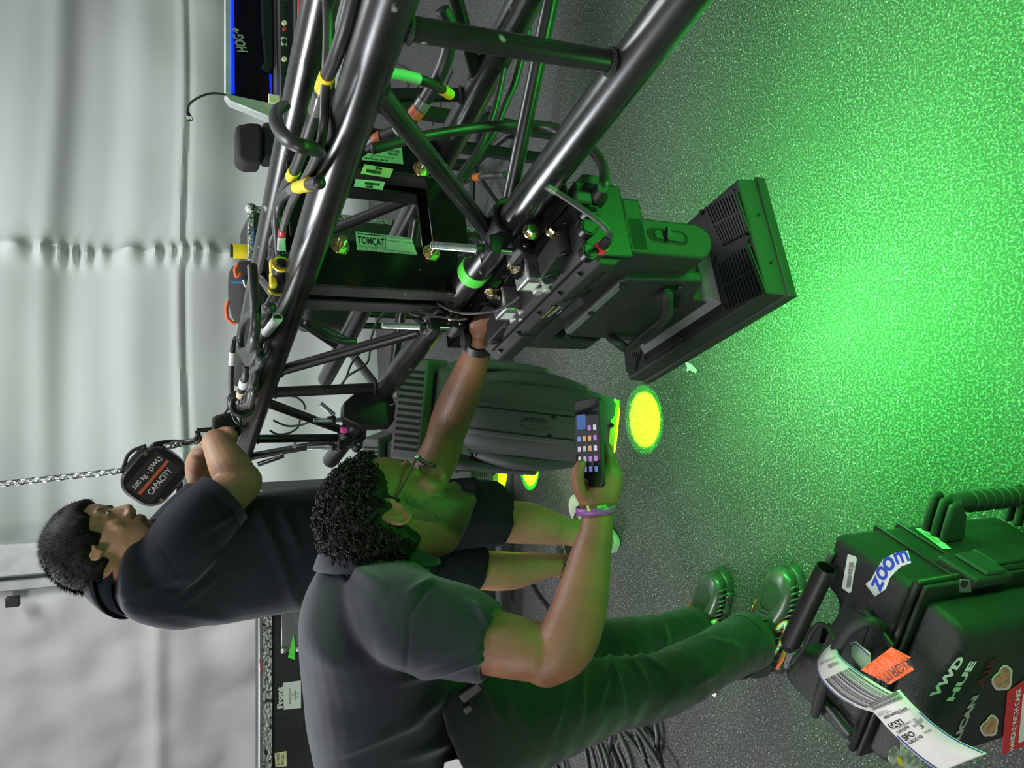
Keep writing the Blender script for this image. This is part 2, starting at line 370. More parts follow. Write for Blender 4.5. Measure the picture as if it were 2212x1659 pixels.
# end frames (square rings of channel) either side of the joint
def endframe(root,t,sgn):
    tt=.042
    zt,zb=A0.z-CR*.4,B0.z+CR*.4
    def add(a,b,nm='end_plate',mt='plate'):
        m=MB(TF); m.bb(a,b); return m.build(nm,mt,root,bevel=.002)
    for n0 in (-.02,S-.075):
        inn=n0
        add((n0,t,zb-.0),(n0+.095,t+.006,zt+.0))                       # web seen face-on
        add((n0,t,zb),(n0+.006,t+tt,zt),'end_flange','flange'); add((n0+.089,t,zb),(n0+.095,t+tt,zt),'end_flange','flange')
    for z0 in (B0.z-.02,A0.z-.06):
        add((.075,t,z0),(S-.075,t+.006,z0+.075)); 
endframe(tn,.385,1); endframe(tf,.447,1)
for z in (1.178,1.006):
    for n_ in (.06,.245):
        m=MB(TF); m.cyl((n_,.37,z),(n_,.385,z),.0125,n=6); m.cyl((n_,.381,z),(n_,.385,z),.017,n=24); m.cyl((n_,.355,z),(n_,.372,z),.007,n=16)
        for k in range(5): m.torus((n_,.357+k*.003,z),(0,1,0),.007,.0011,16,6)
        tag(m.build('hex_bolt','gold',bevel=.0006),'gold hex bolt through the truss joint plate, %s'%({(1.178,.06):'upper one on the near plate',(1.006,.06):'lower one on the near plate',(1.178,.245):'upper one on the far plate',(1.006,.245):'lower one on the far plate'}[(z,n_)]),'bolt',group='joint bolts')
tw=.3845
def onTp(x,y): return onT(x,y,tw)
def sticker(name,label,cat,pts,nrm,m_,th=.0008):
    mb=MB(); mb.prism(pts,V(nrm).normalized()*th)
    o=mb.build(name,m_); return tag(o,label,cat)
pts=[onTp(768,500),onTp(889,515),onTp(901,551),onTp(771,540)]
lb=sticker('maker_label','pale green maker label with black lettering on the near joint plate','label',pts,-T,'labelg')
text('TOMCAT',onTp(773,527),onTp(831,533),-T,h=.016,parent=lb,off=.0014,bold=.02)
m=MB(); m.prism([onTp(772,504),onTp(830,510),onTp(830,512),onTp(772,506)],-T*.0012)
for x0,y0,x1,y1 in ((771,533,897,547),(832,508,835,540),(832,519,892,526),(792,536,792.6,543),(812,538,812.6,545),(835,540,835.6,547),(860,542,860.6,549),(880,544,880.6,550)):
    if y1-y0<6 or x1-x0>20: a=onTp(x0,y0);b=onTp(x1,y1); m.prism([a,b,b-UP*.0006-N*.0004,a-UP*.0006-N*.0004],-T*.0012)
    else: a=onTp(x0,y0);b=onTp(x0+.5,y1); m.prism([a,b,b-UP*.0006,a-UP*.0006],-T*.0012)
m.build('ruled_lines','ink',lb)
text('STAGING LIGHTING AND SUPPORT SYSTEMS',onTp(773,532),onTp(831,538),-T,h=.003,parent=lb,off=.0014)
text('LIGHT DUTY (12X12) TRUSS',onTp(842,515),onTp(888,520),-T,h=.0035,parent=lb,off=.0014)
for x in (776,797,818,840,864,884): text('10  251',onTp(x,541+(x-776)*.1),onTp(x+13,542.5+(x-776)*.1),-T,h=.0035,parent=lb,off=.0014)
pts=[onTp(815,316),onTp(868,319),onTp(871,355),onTp(782,346),onTp(782,341)]
lb=sticker('inspection_label','pale green printed table label on the far joint plate','label',pts,-T,'labelg')
text('TC 1212-120B',onTp(834,327),onTp(863,331),-T,h=.005,parent=lb,off=.0014,bold=.02); text('Mar-2024',onTp(838,334),onTp(859,338),-T,h=.005,parent=lb,off=.0014,bold=.02)
text('Modules.',onTp(806,331),onTp(823,333),-T,h=.004,parent=lb,off=.0014,bold=.02); text('LIGHT DUTY 12X12 TRUSS 10 FT W',onTp(800,339),onTp(850,344),-T,h=.004,parent=lb,off=.0014); text('T1B 0178-52571-000-210',onTp(785,344),onTp(838,350),-T,h=.004,parent=lb,off=.0014,bold=.03)
def asset(lbtxt,txt,p,flip,m_,desc):
    t_=.3832; f=lambda x,y:onT(x,y,t_)
    c=[f(*q) for q in p]; o=sticker('asset_sticker',desc,'sticker',c,-T,m_)
    a,b,cc,d=c
    def bl(u,v): return a.lerp(b,u).lerp(d.lerp(cc,u),v)
    if not flip: text(txt,bl(.42,.34),bl(.66,.36),-T,h=.006,parent=o,off=.0015,bold=.04); v0,v1=.45,.8
    else: text(txt,bl(.62,.66),bl(.38,.66),-T,h=.006,parent=o,off=.0015,bold=.04); v0,v1=.28,.58
    m=MB(); rr=random.Random(3); u=.14 if not flip else .34
    while u<(.66 if not flip else .86):
        wd=rr.choice((.005,.009,.014)); m.prism([bl(u,v0),bl(u+wd,v0),bl(u+wd,v1),bl(u,v1)],-T*.0014); u+=wd+rr.choice((.006,.01))
    m.build('barcode','ink',o)
asset('x','BNW',[(787,355),(850,366),(841,385),(779,375)],False,'labelc','cream asset sticker with a barcode on the far joint plate')
asset('x','BNW',[(768,387),(832,393),(826,411),(764,403)],True,'labelw','silver-white asset sticker upside down below the cream one')
# black tape round chord end and pipe
mb=MB(); mb.cyl(chordpt('A',1.73),chordpt('A',1.803),CR+.0015,n=36); tag(mb.build('gaffer_tape','rubber'),'black tape wound round the far end of the top truss tube','tape')
# neon tape on lower chord
mb=MB(); mb.cyl(chordpt('B',.315),chordpt('B',.345),CR+.0015,n=36); tag(mb.build('gaffer_tape','gtape'),'bright green tape wrapped round lower tube behind the first clamp','tape')

# ================================================================== MOVING LIGHT (near)
FX=thing('moving_light','large black rectangular moving head light hanging closest under the truss','stage light',TR(-.05,.27,.88))
def pt(m,name,mat_,par=FX,bevel=.003,smooth=40): return m.build(name,mat_,par,bevel=bevel,smooth=smooth)
m=MB(TF); m.bb((-.052,.02,.868),(-.046,.585,.918)); m.bb((-.052,.02,.914),(.03,.585,.918)); rail=pt(m,'mounting_rail','plate',bevel=.001)
for x,y in ((1062,628),(1112,572)):
    p=onN(x,y,-.053); m=MB(); m.cyl(p,p-N*.004,.014,n=24); m.cyl(p-N*.004,p-N*.013,.0105,n=6); m.build('hex_bolt','gold',rail,bevel=.0006)
for x,y in ((1145,503),(1192,500)):
    p=onN(x,y,-.05); m=MB(); m.cyl(p,p-T*.004,.013,n=24); m.cyl(p-T*.004,p-T*.013,.010,n=6); m.build('hex_bolt','gold',rail,bevel=.0006)
m=MB()
for x,y in ((1091,597),(1137,542),(1045,655)):
    p=onN(x,y,-.0522); m.cyl(p,p-N*.0006,.007,n=20)
m.build('bolt_hole','blackhole',rail)
# base
m=MB(TF); 
sec=[(-.126,.835),(-.126,.86),(-.10,.885),(.01,.885),(.035,.86),(.035,.82),(.01,.795),(-.10,.80)]
for t0,t1 in ((.05,.47),):
    rs=[[V((n_,t_,z)) for n_,z in sec] for t_ in (t0,t1)]; m.rings(rs)
base=pt(m,'base','plasticm')
m=MB(TF); m.bb((-.128,.075,.838),(-.124,.45,.842)); m.bb((-.112,.075,.874),(-.108,.45,.877)); m.bb((-.127,.20,.842),(-.1255,.202,.872)); m.bb((-.127,.33,.842),(-.1255,.332,.872)); m.build('panel_gap','blackhole',base)
for t_ in (.10,.17,.25,.34,.43):
    m=MB(TF); m.cyl((-.118,t_,.868),(-.122,t_,.872),.004,n=12); m.build('screw','plastic',base)
p=onN(1207,640,-.127)
m=MB(); m.prism([onN(1205,655,-.1265),onN(1255,640,-.1265),onN(1262,655,-.1265),onN(1212,688,-.1265)],-N*.001); m.build('display_window','glassdark',base)
text('ULTRABRIGHT',onN(1172,688,-.127),onN(1200,661,-.127),-N,h=.0035,parent=base,mat_='yellow'); text('SOLAFRAME',onN(1186,684,-.127),onN(1214,662,-.127),-N,h=.006,parent=base,mat_='labelw',shear=.3); text('3K',onN(1206,678,-.127),onN(1216,669,-.127),-N,h=.004,parent=base,mat_='labelw')
# oblong end handles on the base
def oblong(cs,r,th,par,name='handle'):
    a,b=cs; d=(b-a).normalized(); u_=N.cross(d).normalized(); poly=[]
    for i in range(13): an=PI/2+PI*i/12; poly.append(a+d*math.cos(an)*r+u_*math.sin(an)*r)
    for i in range(13): an=-PI/2+PI*i/12; poly.append(b+d*math.cos(an)*r+u_*math.sin(an)*r)
    m=MB(); m.prism(poly,N*th); o=m.build(name,'plasticm',par,bevel=.003)
    for c_,rr in ((a,.62),(b,.7)):
        m=MB(); m.torus(c_-N*.001,N,r*rr,.0016,24,6); m.cyl(c_,c_-N*.002,r*.25,n=12); m.build('screw_cap','plastic',o)
    return o
oblong((onN(1190,598,-.11),onN(1222,553,-.09)),.017,.04,base); oblong((onN(1070,738,-.11),onN(1100,705,-.10)),.013,.04,base)
# omega latches
for (x,y),t_ in (((1145,603),.235),((1096,668),.36)):
    m=MB(TF); z0,z1=.872,.915; p=onN(x,y,-.085)
    F2=frame(p,T,UP)   # local x along truss, y up, z toward viewer-ish
    zz=-1 if F2.to_3x3().col[2].dot(N)>0 else 1
    m=MB(F2); m.box((0,.0,-zz*.012),(.050,.034,.05)); la=m.build('quick_latch','cast',base,bevel=.004)
    m=MB(F2); m.quad(*[(a,b,zz*.0137) for a,b in ((-.014,-.009),(.014,-.009),(.014,.011),(-.014,.011))]); m.build('latch_label','labelw',la)
    M2=F2; m=MB(M2); m.cyl((-.004,-.026,zz*.002),(-.004,-.026,zz*.024),.0075,n=16)
    for sg in (-1,1):
        pl=[(-.004+sg*.004,-.022),(-.004+sg*.012,-.012),(-.004+sg*.024,-.011),(-.004+sg*.029,-.020),(-.004+sg*.024,-.033),(-.004+sg*.012,-.036),(-.004+sg*.004,-.031)]
        m.prism([(a,b,zz*.012) for a,b in pl],(0,0,zz*.006))
    m.cyl((-.004,-.026,zz*-.012),(-.004,-.026,zz*.004),.016,n=24)
    m.build('wing_knob','castw',la,bevel=.0015)
    m=MB(M2); m.cyl((0,.02,-zz*.02),(0,-.03,-zz*.02),.02,n=20); m.build('latch_post','plate',la)
# connector end
m=MB(TF); m.bb((-.115,.043,.80),(.015,.052,.885)); cp=pt(m,'connector_panel','grille',bevel=.004)
for x,y,r in ((1268,462,.016),(1262,500,.014),(1272,495,.010),(1265,552,.013)):
    p=onT(x,y,.04); m=MB(); m.cyl(p,p-T*.014,r,n=24); m.cyl(p-T*.014,p-T*.016,r*.8,n=24); m.build('socket_cap','rubbercap',cp,bevel=.001)
# yoke arms
arm=[(1300,436),(1335,464),(1420,474),(1500,483),(1519,491),(1532,504),(1539,520),(1539,537),(1533,551),(1520,559),(1352,543),(1326,573),(1290,562)]
ap=[onT(x,y,.05) for x,y in arm]
slot=[]
cA,cB=onT(1414,506,.0495),onT(1472,514,.0495)
def obl(a,b,r,nrm,n_=12):
    d=(b-a).normalized(); u_=V(nrm).cross(d).normalized(); q=[]
    for i in range(n_+1): an=PI/2+PI*i/n_; q.append(a+d*math.cos(an)*r+u_*math.sin(an)*r)
    for i in range(n_+1): an=-PI/2+PI*i/n_; q.append(b+d*math.cos(an)*r+u_*math.sin(an)*r)
    return q
m=MB(); m.prism(ap,T*.065); ya=m.build('yoke_arm','plasticg2' if 0 else 'plasticm',FX,bevel=.004)
m=MB(); m.prism(obl(cA,cB,.0115,T),-T*.0004); m.build('lock_recess','blackhole',ya)
m=MB(); q=obl(cA,cB,.0125,T)
m.tube(q+[q[0]],.0012,6,1); m.prism(obl(cA+(cB-cA)*.15,cA+(cB-cA)*.95,.008,T),-T*.0015); m.build('lock_rim','plasticm',ya)
m=MB(); m.cyl(cA.lerp(cB,.45),cA.lerp(cB,.45)-T*.008,.007,n=20); m.box(cA.lerp(cB,.4)-T*.008,(.02,.006,.006)); m.build('tilt_lock_knob','plastic',ya)
m=MB()
for x,y in ((1455,588),):
    p=onN(x,y,-.101); m.cyl(p,p-N*.001,.004,n=12)
m.build('screw','plastic',ya)
m=MB(); ap2=[p+T*.36 for p in ap]; m.prism(ap2,T*.05); m.build('yoke_arm','plasticm',FX,bevel=.004)
m=MB(TF); m.bb((-.10,.05,.76),(.0,.46,.80)); m.build('yoke_bridge','plasticm',FX,bevel=.006)
# head: housing, side cover with handle, slab
m=MB(TF)
rs=[]
for z,n0,n1,t0,t1 in ((.535,-.128,.035,.16,.41),(.56,-.112,.02,.18,.39),(.61,-.105,.012,.18,.39),(.74,-.10,.005,.18,.39)):
    rs.append([V((n0,t0,z)),V((n1,t0,z)),V((n1,t1,z)),V((n0,t1,z))])
m.rings(rs); hs=m.build('head_housing','plasticm',FX,bevel=.003)
pn=[(1219,716),(1338,610),(1356,604),(1519,608),(1502,640),(1462,700),(1392,735),(1318,732),(1230,727)]
m=MB(); m.prism([onN(x,y,-.112) for x,y in pn],N*.02); cv=m.build('side_cover','plasticm',hs,bevel=.004)
m=MB(); m.prism([onN(x,y,-.1135) for x,y in ((1221,718),(1337,613),(1345,622),(1228,727))],N*.004); m.build('cover_lip','plasticg',cv,bevel=.0015)
for x,y in ((1344,618),(1276,675),(1225,724),(1466,621)):
    p=onN(x,y,-.114); m=MB(); m.cyl(p,p-N*.004,.0055,n=16); m.torus(p-N*.004,N,.003,.001,12,6); m.build('screw','rubber',cv)
m=MB(); hp=[onN(1425,640,-.112),onN(1440,634,-.128),onN(1441,660,-.14),onN(1437,686,-.145),onN(1400,718,-.145),onN(1358,752,-.145),onN(1336,741,-.135),onN(1318,728,-.115)]
m.tube(hp,.0105,12,6,flat=(N,.75)); m.build('carry_handle','plasticg' if 0 else 'plasticm',cv)
m=MB(); m.prism([onN(x,y,-.1132) for x,y in ((1455,642),(1470,642),(1466,664),(1450,668))],N*.002); m.build('latch_slot','blackhole',cv)
# slab
m=MB(TF); n0,n1,t0,t1=-.157,.068,.05,.495
m.rings([[V((a,b,z)) for a,b in ((n0-d,t0-d),(n1+d,t0-d),(n1+d,t1+d),(n0-d,t1+d))] for z,d in ((.54,-.004),(.535,0),(.5,.002),(.498,.006),(.478,.006))])
sl=m.build('front_frame','plasticm',FX,bevel=.004)
m=MB(TF); m.bb((n0+.012,t0+.012,.541),(n1-.012,t1-.012,.543)); m.build('top_plate','plastic',sl,bevel=.002)
m=MB(TF)
m.rings([[V(p) for p in ((-.128,.155,.543),(-.02,.155,.543),(-.02,.415,.543),(-.128,.415,.543))],[V(p) for p in ((-.108,.172,.562),(-.02,.172,.562),(-.02,.40,.562),(-.108,.40,.562))]])
m.build('sloped_collar','plasticg',hs,bevel=.002)
for (ga,gb,gc,gd) in (((1523,450),(1590,415),(1619,500),(1561,530)),((1550,572),(1617,530),(1655,632),(1576,667)),((1350,762),(1384,760),(1372,800),(1357,806))):
    q=[Z(*g,.545) for g in (ga,gb,gc,gd)]; m=MB(); m.prism(q,(0,0,.001)); gr=m.build('vent_grille','grille',sl)
    m=MB(); K=11 if ga[0]>1400 else 7
    for i in range(K):
        f=(i+.5)/K; a=q[0].lerp(q[1],f); b=q[3].lerp(q[2],f); dd=(q[1]-q[0]).normalized()*.0022
        m.prism([a-dd,a+dd,b+dd,b-dd],(0,0,.004))
    mid0=q[0].lerp(q[3],.5); mid1=q[1].lerp(q[2],.5); dd=(q[3]-q[0]).normalized()*.002; m.prism([mid0-dd,mid1-dd,mid1+dd,mid0+dd],(0,0,.0045))
    m.tube(q+[q[0]],.002,6,1); m.build('vent_slats','plastic',gr)
for x,y in ((1515,458),(1541,556),(1613,516),(1564,667),(1470,732),(1392,775)):
    p=Z(x,y,.545); m=MB(); m.cyl(p,p+UP*.003,.005,n=14); m.build('screw','plasticm',sl)
for x,y in ((1640,463),(1667,566)):
    p=onT(x,y,.047); m=MB(); p=Z(x,y,.515); m.cyl(p,p-T*.001+V((0,0,0)),.0025,n=10); m.build('frame_hole','blackhole',sl)
m=MB(TF); m.bb((n0+.01,t0+.01,.474),(n1-.01,t1-.01,.479)); m.build('lens','lensgreen',sl)
c=TR((n0+n1)/2,(t0+t1)/2,.47)
g=light('AREA','panel_light',c,c-UP,30,(.08,1,.13),.20,.42); g.rotation_euler=frame(c,N,T).to_euler()
light('POINT','neighbour_fixture_light',TR(.12,-.80,.42),TR(.15,-.70,0),46,(.06,1,.09),.14)
light('POINT','front_green_fill',TR(-.42,-.55,.5),TR(-.3,-.6,0),12,(.07,1,.10),.15)  # unseen fill lamp, added to put green on the men and second light
light('SPOT','far_side_green_fill',TR(.62,-.35,.6),TR(.62,-.30,0),60,(.06,1,.09),.12,angle=2.6,blend=.5)  # unseen fill spot, added to brighten the green on the far-side floor
# cables/clamps for near light
def clamp(t_,parent=None,label='',k='B',zt=None,zb=.935,flip=1):
    c=chordpt(k,t_); r=thing('truss_clamp',label,'clamp',c-UP*.03)
    F3=frame(c,N,UP); m=MB(F3)        # x=N, y=up
    def arc(a0,a1,r0,r1,n_=14): return [(r0*math.cos(a0+(a1-a0)*i/n_),r0*math.sin(a0+(a1-a0)*i/n_)) for i in range(n_+1)]+[(r1*math.cos(a1-(a1-a0)*i/n_),r1*math.sin(a1-(a1-a0)*i/n_)) for i in range(n_+1)]
    up_=arc(math.radians(-5),math.radians(165),.0285,.040); m.prism([(a,b,-.024) for a,b in up_],(0,0,.048))
    m.prism([(a,b,-.024) for a,b in ((-.026,.02),(-.036,.052),(-.066,.052),(-.07,.036),(-.05,.028),(-.037,.005))],(0,0,.048))
    m.build('upper_jaw','plastic',r,bevel=.003)
    m=MB(F3); lo=arc(math.radians(180),math.radians(350),.0285,.039); m.prism([(a,b,-.024) for a,b in lo],(0,0,.048)); m.prism([(a,b,-.022) for a,b in ((-.024,-.002),(-.056,.004),(-.064,-.006),(-.06,-.022),(-.03,-.026))],(0,0,.044)); m.bb((-.03,-.036,-.024),(.03,-.03,.024))
    m.build('lower_jaw','plastic',r,bevel=.003)
    z1=(zt or 1.085)-B0.z if k=='B' else .14
    m=MB(F3); m.cyl((-.05,-.01,0),(-.05,z1,0),.0058,n=20)
    n_=int((z1-.062)/.0022)
    for i in range(n_): m.torus((-.05,.066+i*.0022,0),(0,1,0),.0059,.0008,16,5)
    m.build('threaded_bolt','zinc',r)
    m=MB(F3); m.cyl((-.05,.052,0),(-.05,.056,0),.014,n=24); m.build('washer','zinc',r)
    m=MB(F3); m.cyl((-.05,.056,0),(-.05,.068,0),.010,n=20)
    for sg in (-1,1): m.prism([(-.05,.058,sg*.008),(-.05,.068,sg*.008),(-.05,.088,sg*.028),(-.05,.082,sg*.034),(-.05,.064,sg*.024)],(.004,0,0))
    m.build('wing_nut','plastic',r,bevel=.001)
    m=MB(F3); m.cyl((-.05,-.01,-.02),(-.05,-.01,.02),.0105,n=24); m.cyl((-.05,-.01,.02),(-.05,-.01,.026),.004,n=16); m.build('pivot_pin','zinc',r,bevel=.001)
    m=MB(F3); m.cyl((-.05,-.01,-.0245),(-.05,-.01,-.021),.013,n=24); m.torus((-.05,-.01,-.0245),(0,0,1),.0045,.0015,16,6); m.build('pivot_cap','plastic',r)
    return r
clamp(.165,label='black clamp with silver threaded bolt holding the near light, closer one')
clamp(.482,label='black clamp with silver threaded bolt above the reaching wrist')
def cable(name,label,P,r=.006,mats='cable',bands=(),cat='cable',k=8,group=None,caps=True):
    P=[V(p) for p in P]; m=MB(); m.tube(P,r,12,k); o=m.build(name,mats,smooth=180); tag(o,label,cat,group)
    Q=catmull(P,24); L=[0]
    for i in range(1,len(Q)): L.append(L[-1]+(Q[i]-Q[i-1]).length)
    for (f0,f1,mm,*nm) in bands:
        pts=[q for q,l in zip(Q,L) if f0*L[-1]<=l<=f1*L[-1]]
        if len(pts)>1:
            b=MB(); b.tube(pts,r*1.14,12,1); b.build(nm[0] if nm else 'marking_band',mm,o,smooth=60)
    return o
cable('data_cable','grey data cable with a red-collared plug curving into the near light',[W(1178,402,1.06),W(1215,423,1.06),W(1262,455,1.05),W(1301,484,1.05),W(1318,505,1.06),onT(1316,518,.035)],.0045,'cableg',[(.02,.1,'clear','heatshrink')])
pa,pb=onT(1317,514,.0),onT(1294,540,.038)
d=(pb-pa).normalized(); m=MB(); m.tube([pa,pa+d*.012,pa+d*.03],[.005,.008,.0095],20,1); xl=tag(m.build('cable_plug','rubber',smooth=60),'black plug with a red collar pushed into the near light','plug')
m=MB(); m.tube([pa+d*.022,pa+d*.034],[.0100,.0112],20,1); m.build('collar','redc',xl); m=MB(); m.tube([pa+d*.034,pa+d*.048],[.0112,.0108],20,1); m.build('barrel','rubber',xl)
cable('power_cable','thick black cable dropping from the truss into the near light',[W(803,322,1.12),W(880,302,1.14),W(960,287,1.17),W(1040,275,1.2),W(1120,271,1.22),W(1190,275,1.22),W(1245,300,1.2),W(1285,330,1.18),W(1304,365,1.15),W(1305,400,1.12),onT(1300,420,.02)],.0085)
pa,pb=onT(1302,405,.0),onT(1277,440,.045)
m=MB(); m.tube([pa,pa.lerp(pb,.35),pa.lerp(pb,.6),pb],[.009,.016,.0175,.016],24,4); cn=tag(m.build('power_connector','plastic'),'fat black power connector on the end panel of the near light','connector')
p=onT(1258,428,.02); m=MB(); m.box(p,(.02,.012,.032)); m.build('release_tab','plasticm',cn,bevel=.005)
# ================================================================== PEOPLE
def cv(r,u,f): return (Rr*r+Uu*u+Ff*f)
def head(m,c,Fd,Ud,s=1.0,wide=1.0):
    Fd=Fd.normalized(); Ud=(Ud-Fd*Ud.dot(Fd)).normalized(); X=Fd.cross(Ud)
    M=frame(c,X,Fd)
    for i in range(3):
        for j in range(3): M[j][i]*=s
    prof=[(-.118,.052,.0,.016),(-.112,.078,-.02,.03),(-.095,.086,-.035,.044),(-.07,.087,-.052,.053),(-.045,.087,-.07,.060),(-.02,.086,-.088,.066),(.005,.083,-.097,.071),(.03,.090,-.103,.075),(.055,.088,-.103,.076),(.08,.075,-.093,.070),(.1,.05,-.068,.054),(.112,.02,-.035,.03),(.1155,.0,-.01,.008)]
    mm=MB(M); R=[]
    for z,yf,yb,wd in prof: R.append(((0,(yf+yb)/2,z),(wd*wide,0,0),(0,(yf-yb)/2,0)))
    mm.loft(R,n=32,k=3,e=2.25)
    # nose
    mm.loft([((0,.078,.008),(.007,0,0),(0,.012,0)),((0,.090,-.012),(.009,0,0),(0,.014,0)),((0,.099,-.03),(.012,0,0),(0,.015,0)),((0,.097,-.040),(.014,0,0),(0,.013,0)),((0,.085,-.05),(.012,0,0),(0,.01,0))],n=14,k=3)
    for sx in (-1,1):
        mm.ell((sx*.015,.092,-.042),((.009,0,0),(0,.012,0),(0,0,.008)),10,8)
        mm.ell((sx*.030,.082,.022),((.024,0,0),(0,.0095,0),(0,0,.0075)),14,8)      # brow
        mm.ell((sx*.034,.061,-.032),((.028,0,0),(0,.017,0),(0,0,.026)),14,8)     # cheek
        mm.ell((sx*.030,.077,.002),((.0155,0,0),(0,.0095,0),(0,0,.0085)),14,8)     # eyelid
        # ear
        e=V((sx*(.071*wide),-.004,-.004)); tl=.22
        P=[]
        for i in range(17):
            a=math.radians(-60+300*i/16); P.append(e+V((sx*(.010+.006*math.sin(max(a,0))),-.018*math.cos(a-PI)*-1*.9-.006+.0,.031*math.sin(a)+.002)))
        P=[e+V((sx*(.004+.012*(1 if -40<q<200 else .6)),-.004-.019*math.cos(math.radians(q+180)),.030*math.sin(math.radians(q)))) for q in range(-80,230,20)]
        P=[e+V((sx*.012,-.006+.018*math.cos(math.radians(q)),.030*math.sin(math.radians(q)))) for q in range(20,290,15)]
        mm.tube(P,[.0045]*len(P),8,1,round_=True)
        P=[e+V((sx*.011,-.004+.010*math.cos(math.radians(q)),.018*math.sin(math.radians(q))+.003)) for q in range(60,260,20)]
        mm.tube(P,.0035,8,1,round_=True)
        mm.ell(e+V((sx*.008,.002,-.025)),((.006,0,0),(0,.009,0),(0,0,.011)),12,8)
        mm.ell(e+V((sx*.008,.011,-.004)),((.006,0,0),(0,.005,0),(0,0,.008)),10,8)
        mm.ell(e+V((sx*.001,-.006,0)),((.010,0,0),(0,.016,0),(0,0,.026)),12,8)
    mm.ell((0,.089,-.064),((.022,0,0),(0,.009,0),(0,0,.0052)),14,8); mm.ell((0,.087,-.075),((.019,0,0),(0,.010,0),(0,0,.006)),14,8)
    mm.ell((0,.078,-.102),((.02,0,0),(0,.013,0),(0,0,.014)),14,8)
    off=len(m.v); m.v+=mm.v; m.f+=[tuple(i+off for i in f) for f in mm.f]; m.mi+=mm.mi
    return M
def limb(m,P,R,flat=None,n=18): m.tube(P,R,n,6,flat=flat,round_=True)
def eyes(M,par,col='hair'):
    m=MB(M)
    for sx in (-1,1): m.ell((sx*.030,.081,.001),((.0105,0,0),(0,.0065,0),(0,0,.0035)),14,8)
    o=m.build('eyes','white',par,smooth=180)
    m=MB(M)
    for sx in (-1,1): m.ell((sx*.030,.0855,.0005),((.005,0,0),(0,.003,0),(0,0,.0038)),12,8)
    m.build('irises','hair',o,smooth=180)
# hand: palm from wrist, five separate fingers given as chains
def fingers(m,chains,r=.0085):
    for ch in chains:
        rr=ch[1] if isinstance(ch,tuple) else r; P=ch[0] if isinstance(ch,tuple) else ch
        k=len(P); m.tube(P,[rr*1.12]+[rr]*(k-2)+[rr*.82],12,4,round_=True)

# ---- front man
P1=thing('person','man with curly hair and glasses bending forward, holding a phone, in dark polo and trousers','person',V((-.62,1.5,0)))
b=MB()
F1=cv(.84,-.41,.36); U1=cv(.38,.90,.10)
def earfit(x,y,d,Fd,Ud,s):
    Fd=Fd.normalized(); Ud=(Ud-Fd*Ud.dot(Fd)).normalized(); X=Fd.cross(Ud)
    sg=-1 if X.dot(Ff)>0 else 1
    return W(x,y,d)-(X*(sg*.08)+Fd*-.008+Ud*-.004)*s
hc=earfit(850,1104,1.33,F1,U1,1.08)
HM1=head(b,hc,F1,U1,1.08)
limb(b,[W(770,1270,1.45),W(815,1200,1.42),W(850,1140,1.40),W(830,1100,1.39)],[.062,.058,.056,.05])
# torso + legs under the clothes
b.loft([(W(768,1230,1.44),cv(0,0,.06),cv(0,.05,0)),(W(790,1280,1.45),cv(.02,0,.16),cv(0,.08,0)),(W(815,1380,1.45),cv(.03,0,.155),cv(0,.10,0)),(W(835,1500,1.47),cv(.03,0,.14),cv(0,.10,0)),(W(920,1570,1.54),cv(.03,0,.09),cv(0,.06,0)),(W(1040,1590,1.54),cv(.06,0,.09),cv(0,.03,0))],n=24)
rl=[W(1040,1600,1.46),W(1150,1565,1.48),W(1330,1500,1.6),W(1460,1462,1.72),W(1570,1408,1.83),W(1640,1388,1.9)]
ll=[W(1010,1540,1.62),W(1170,1440,1.74),W(1340,1402,1.93),W(1450,1378,2.06),W(1520,1362,2.15)]
limb(b,rl,[.05,.065,.052,.048,.038,.036]); limb(b,ll,[.05,.06,.05,.045,.036])
# right arm
sh=W(872,1330,1.27); el=W(1192,1418,1.185); wr=W(1291,1112,1.20)
limb(b,[W(835,1300,1.3),sh,W(1030,1378,1.235),W(1130,1402,1.20),W(1182,1412,1.19),el],[.05,.056,.054,.049,.045,.041])
limb(b,[W(1180,1425,1.19),W(1222,1390,1.185),W(1252,1310,1.185),W(1272,1220,1.19),W(1287,1150,1.195),wr],[.043,.047,.044,.035,.0275,.025],flat=(cv(0,1,0),1.02))
# hand round the phone
b.loft([(W(1290,1115,1.20),cv(.0,.0,.018),cv(.0,.026,0)),(W(1293,1080,1.20),cv(0,0,.019),cv(0,.033,0)),(W(1297,1045,1.205),cv(0,.004,.019),cv(0,.036,0)),(W(1303,1015,1.21),cv(0,.006,.017),cv(0,.030,0)),(W(1306,1000,1.215),cv(0,0,.012),cv(0,.022,0))],n=20)
fingers(b,[([W(1262,1075,1.195),W(1250,1050,1.185),W(1247,1022,1.18),W(1256,1003,1.18)],.0115),
 ([W(1312,1030,1.205),W(1316,1000,1.205),W(1313,975,1.21),W(1309,962,1.22)],.0100),
 ([W(1318,1035,1.215),W(1325,1008,1.222),W(1316,985,1.236),W(1302,976,1.245)],.0100),
 ([W(1320,1045,1.225),W(1327,1024,1.235),W(1316,1002,1.248),W(1300,994,1.255)],.0095),
 ([W(1316,1062,1.228),W(1322,1044,1.242),W(1312,1024,1.252),W(1296,1016,1.258)],.0085)])
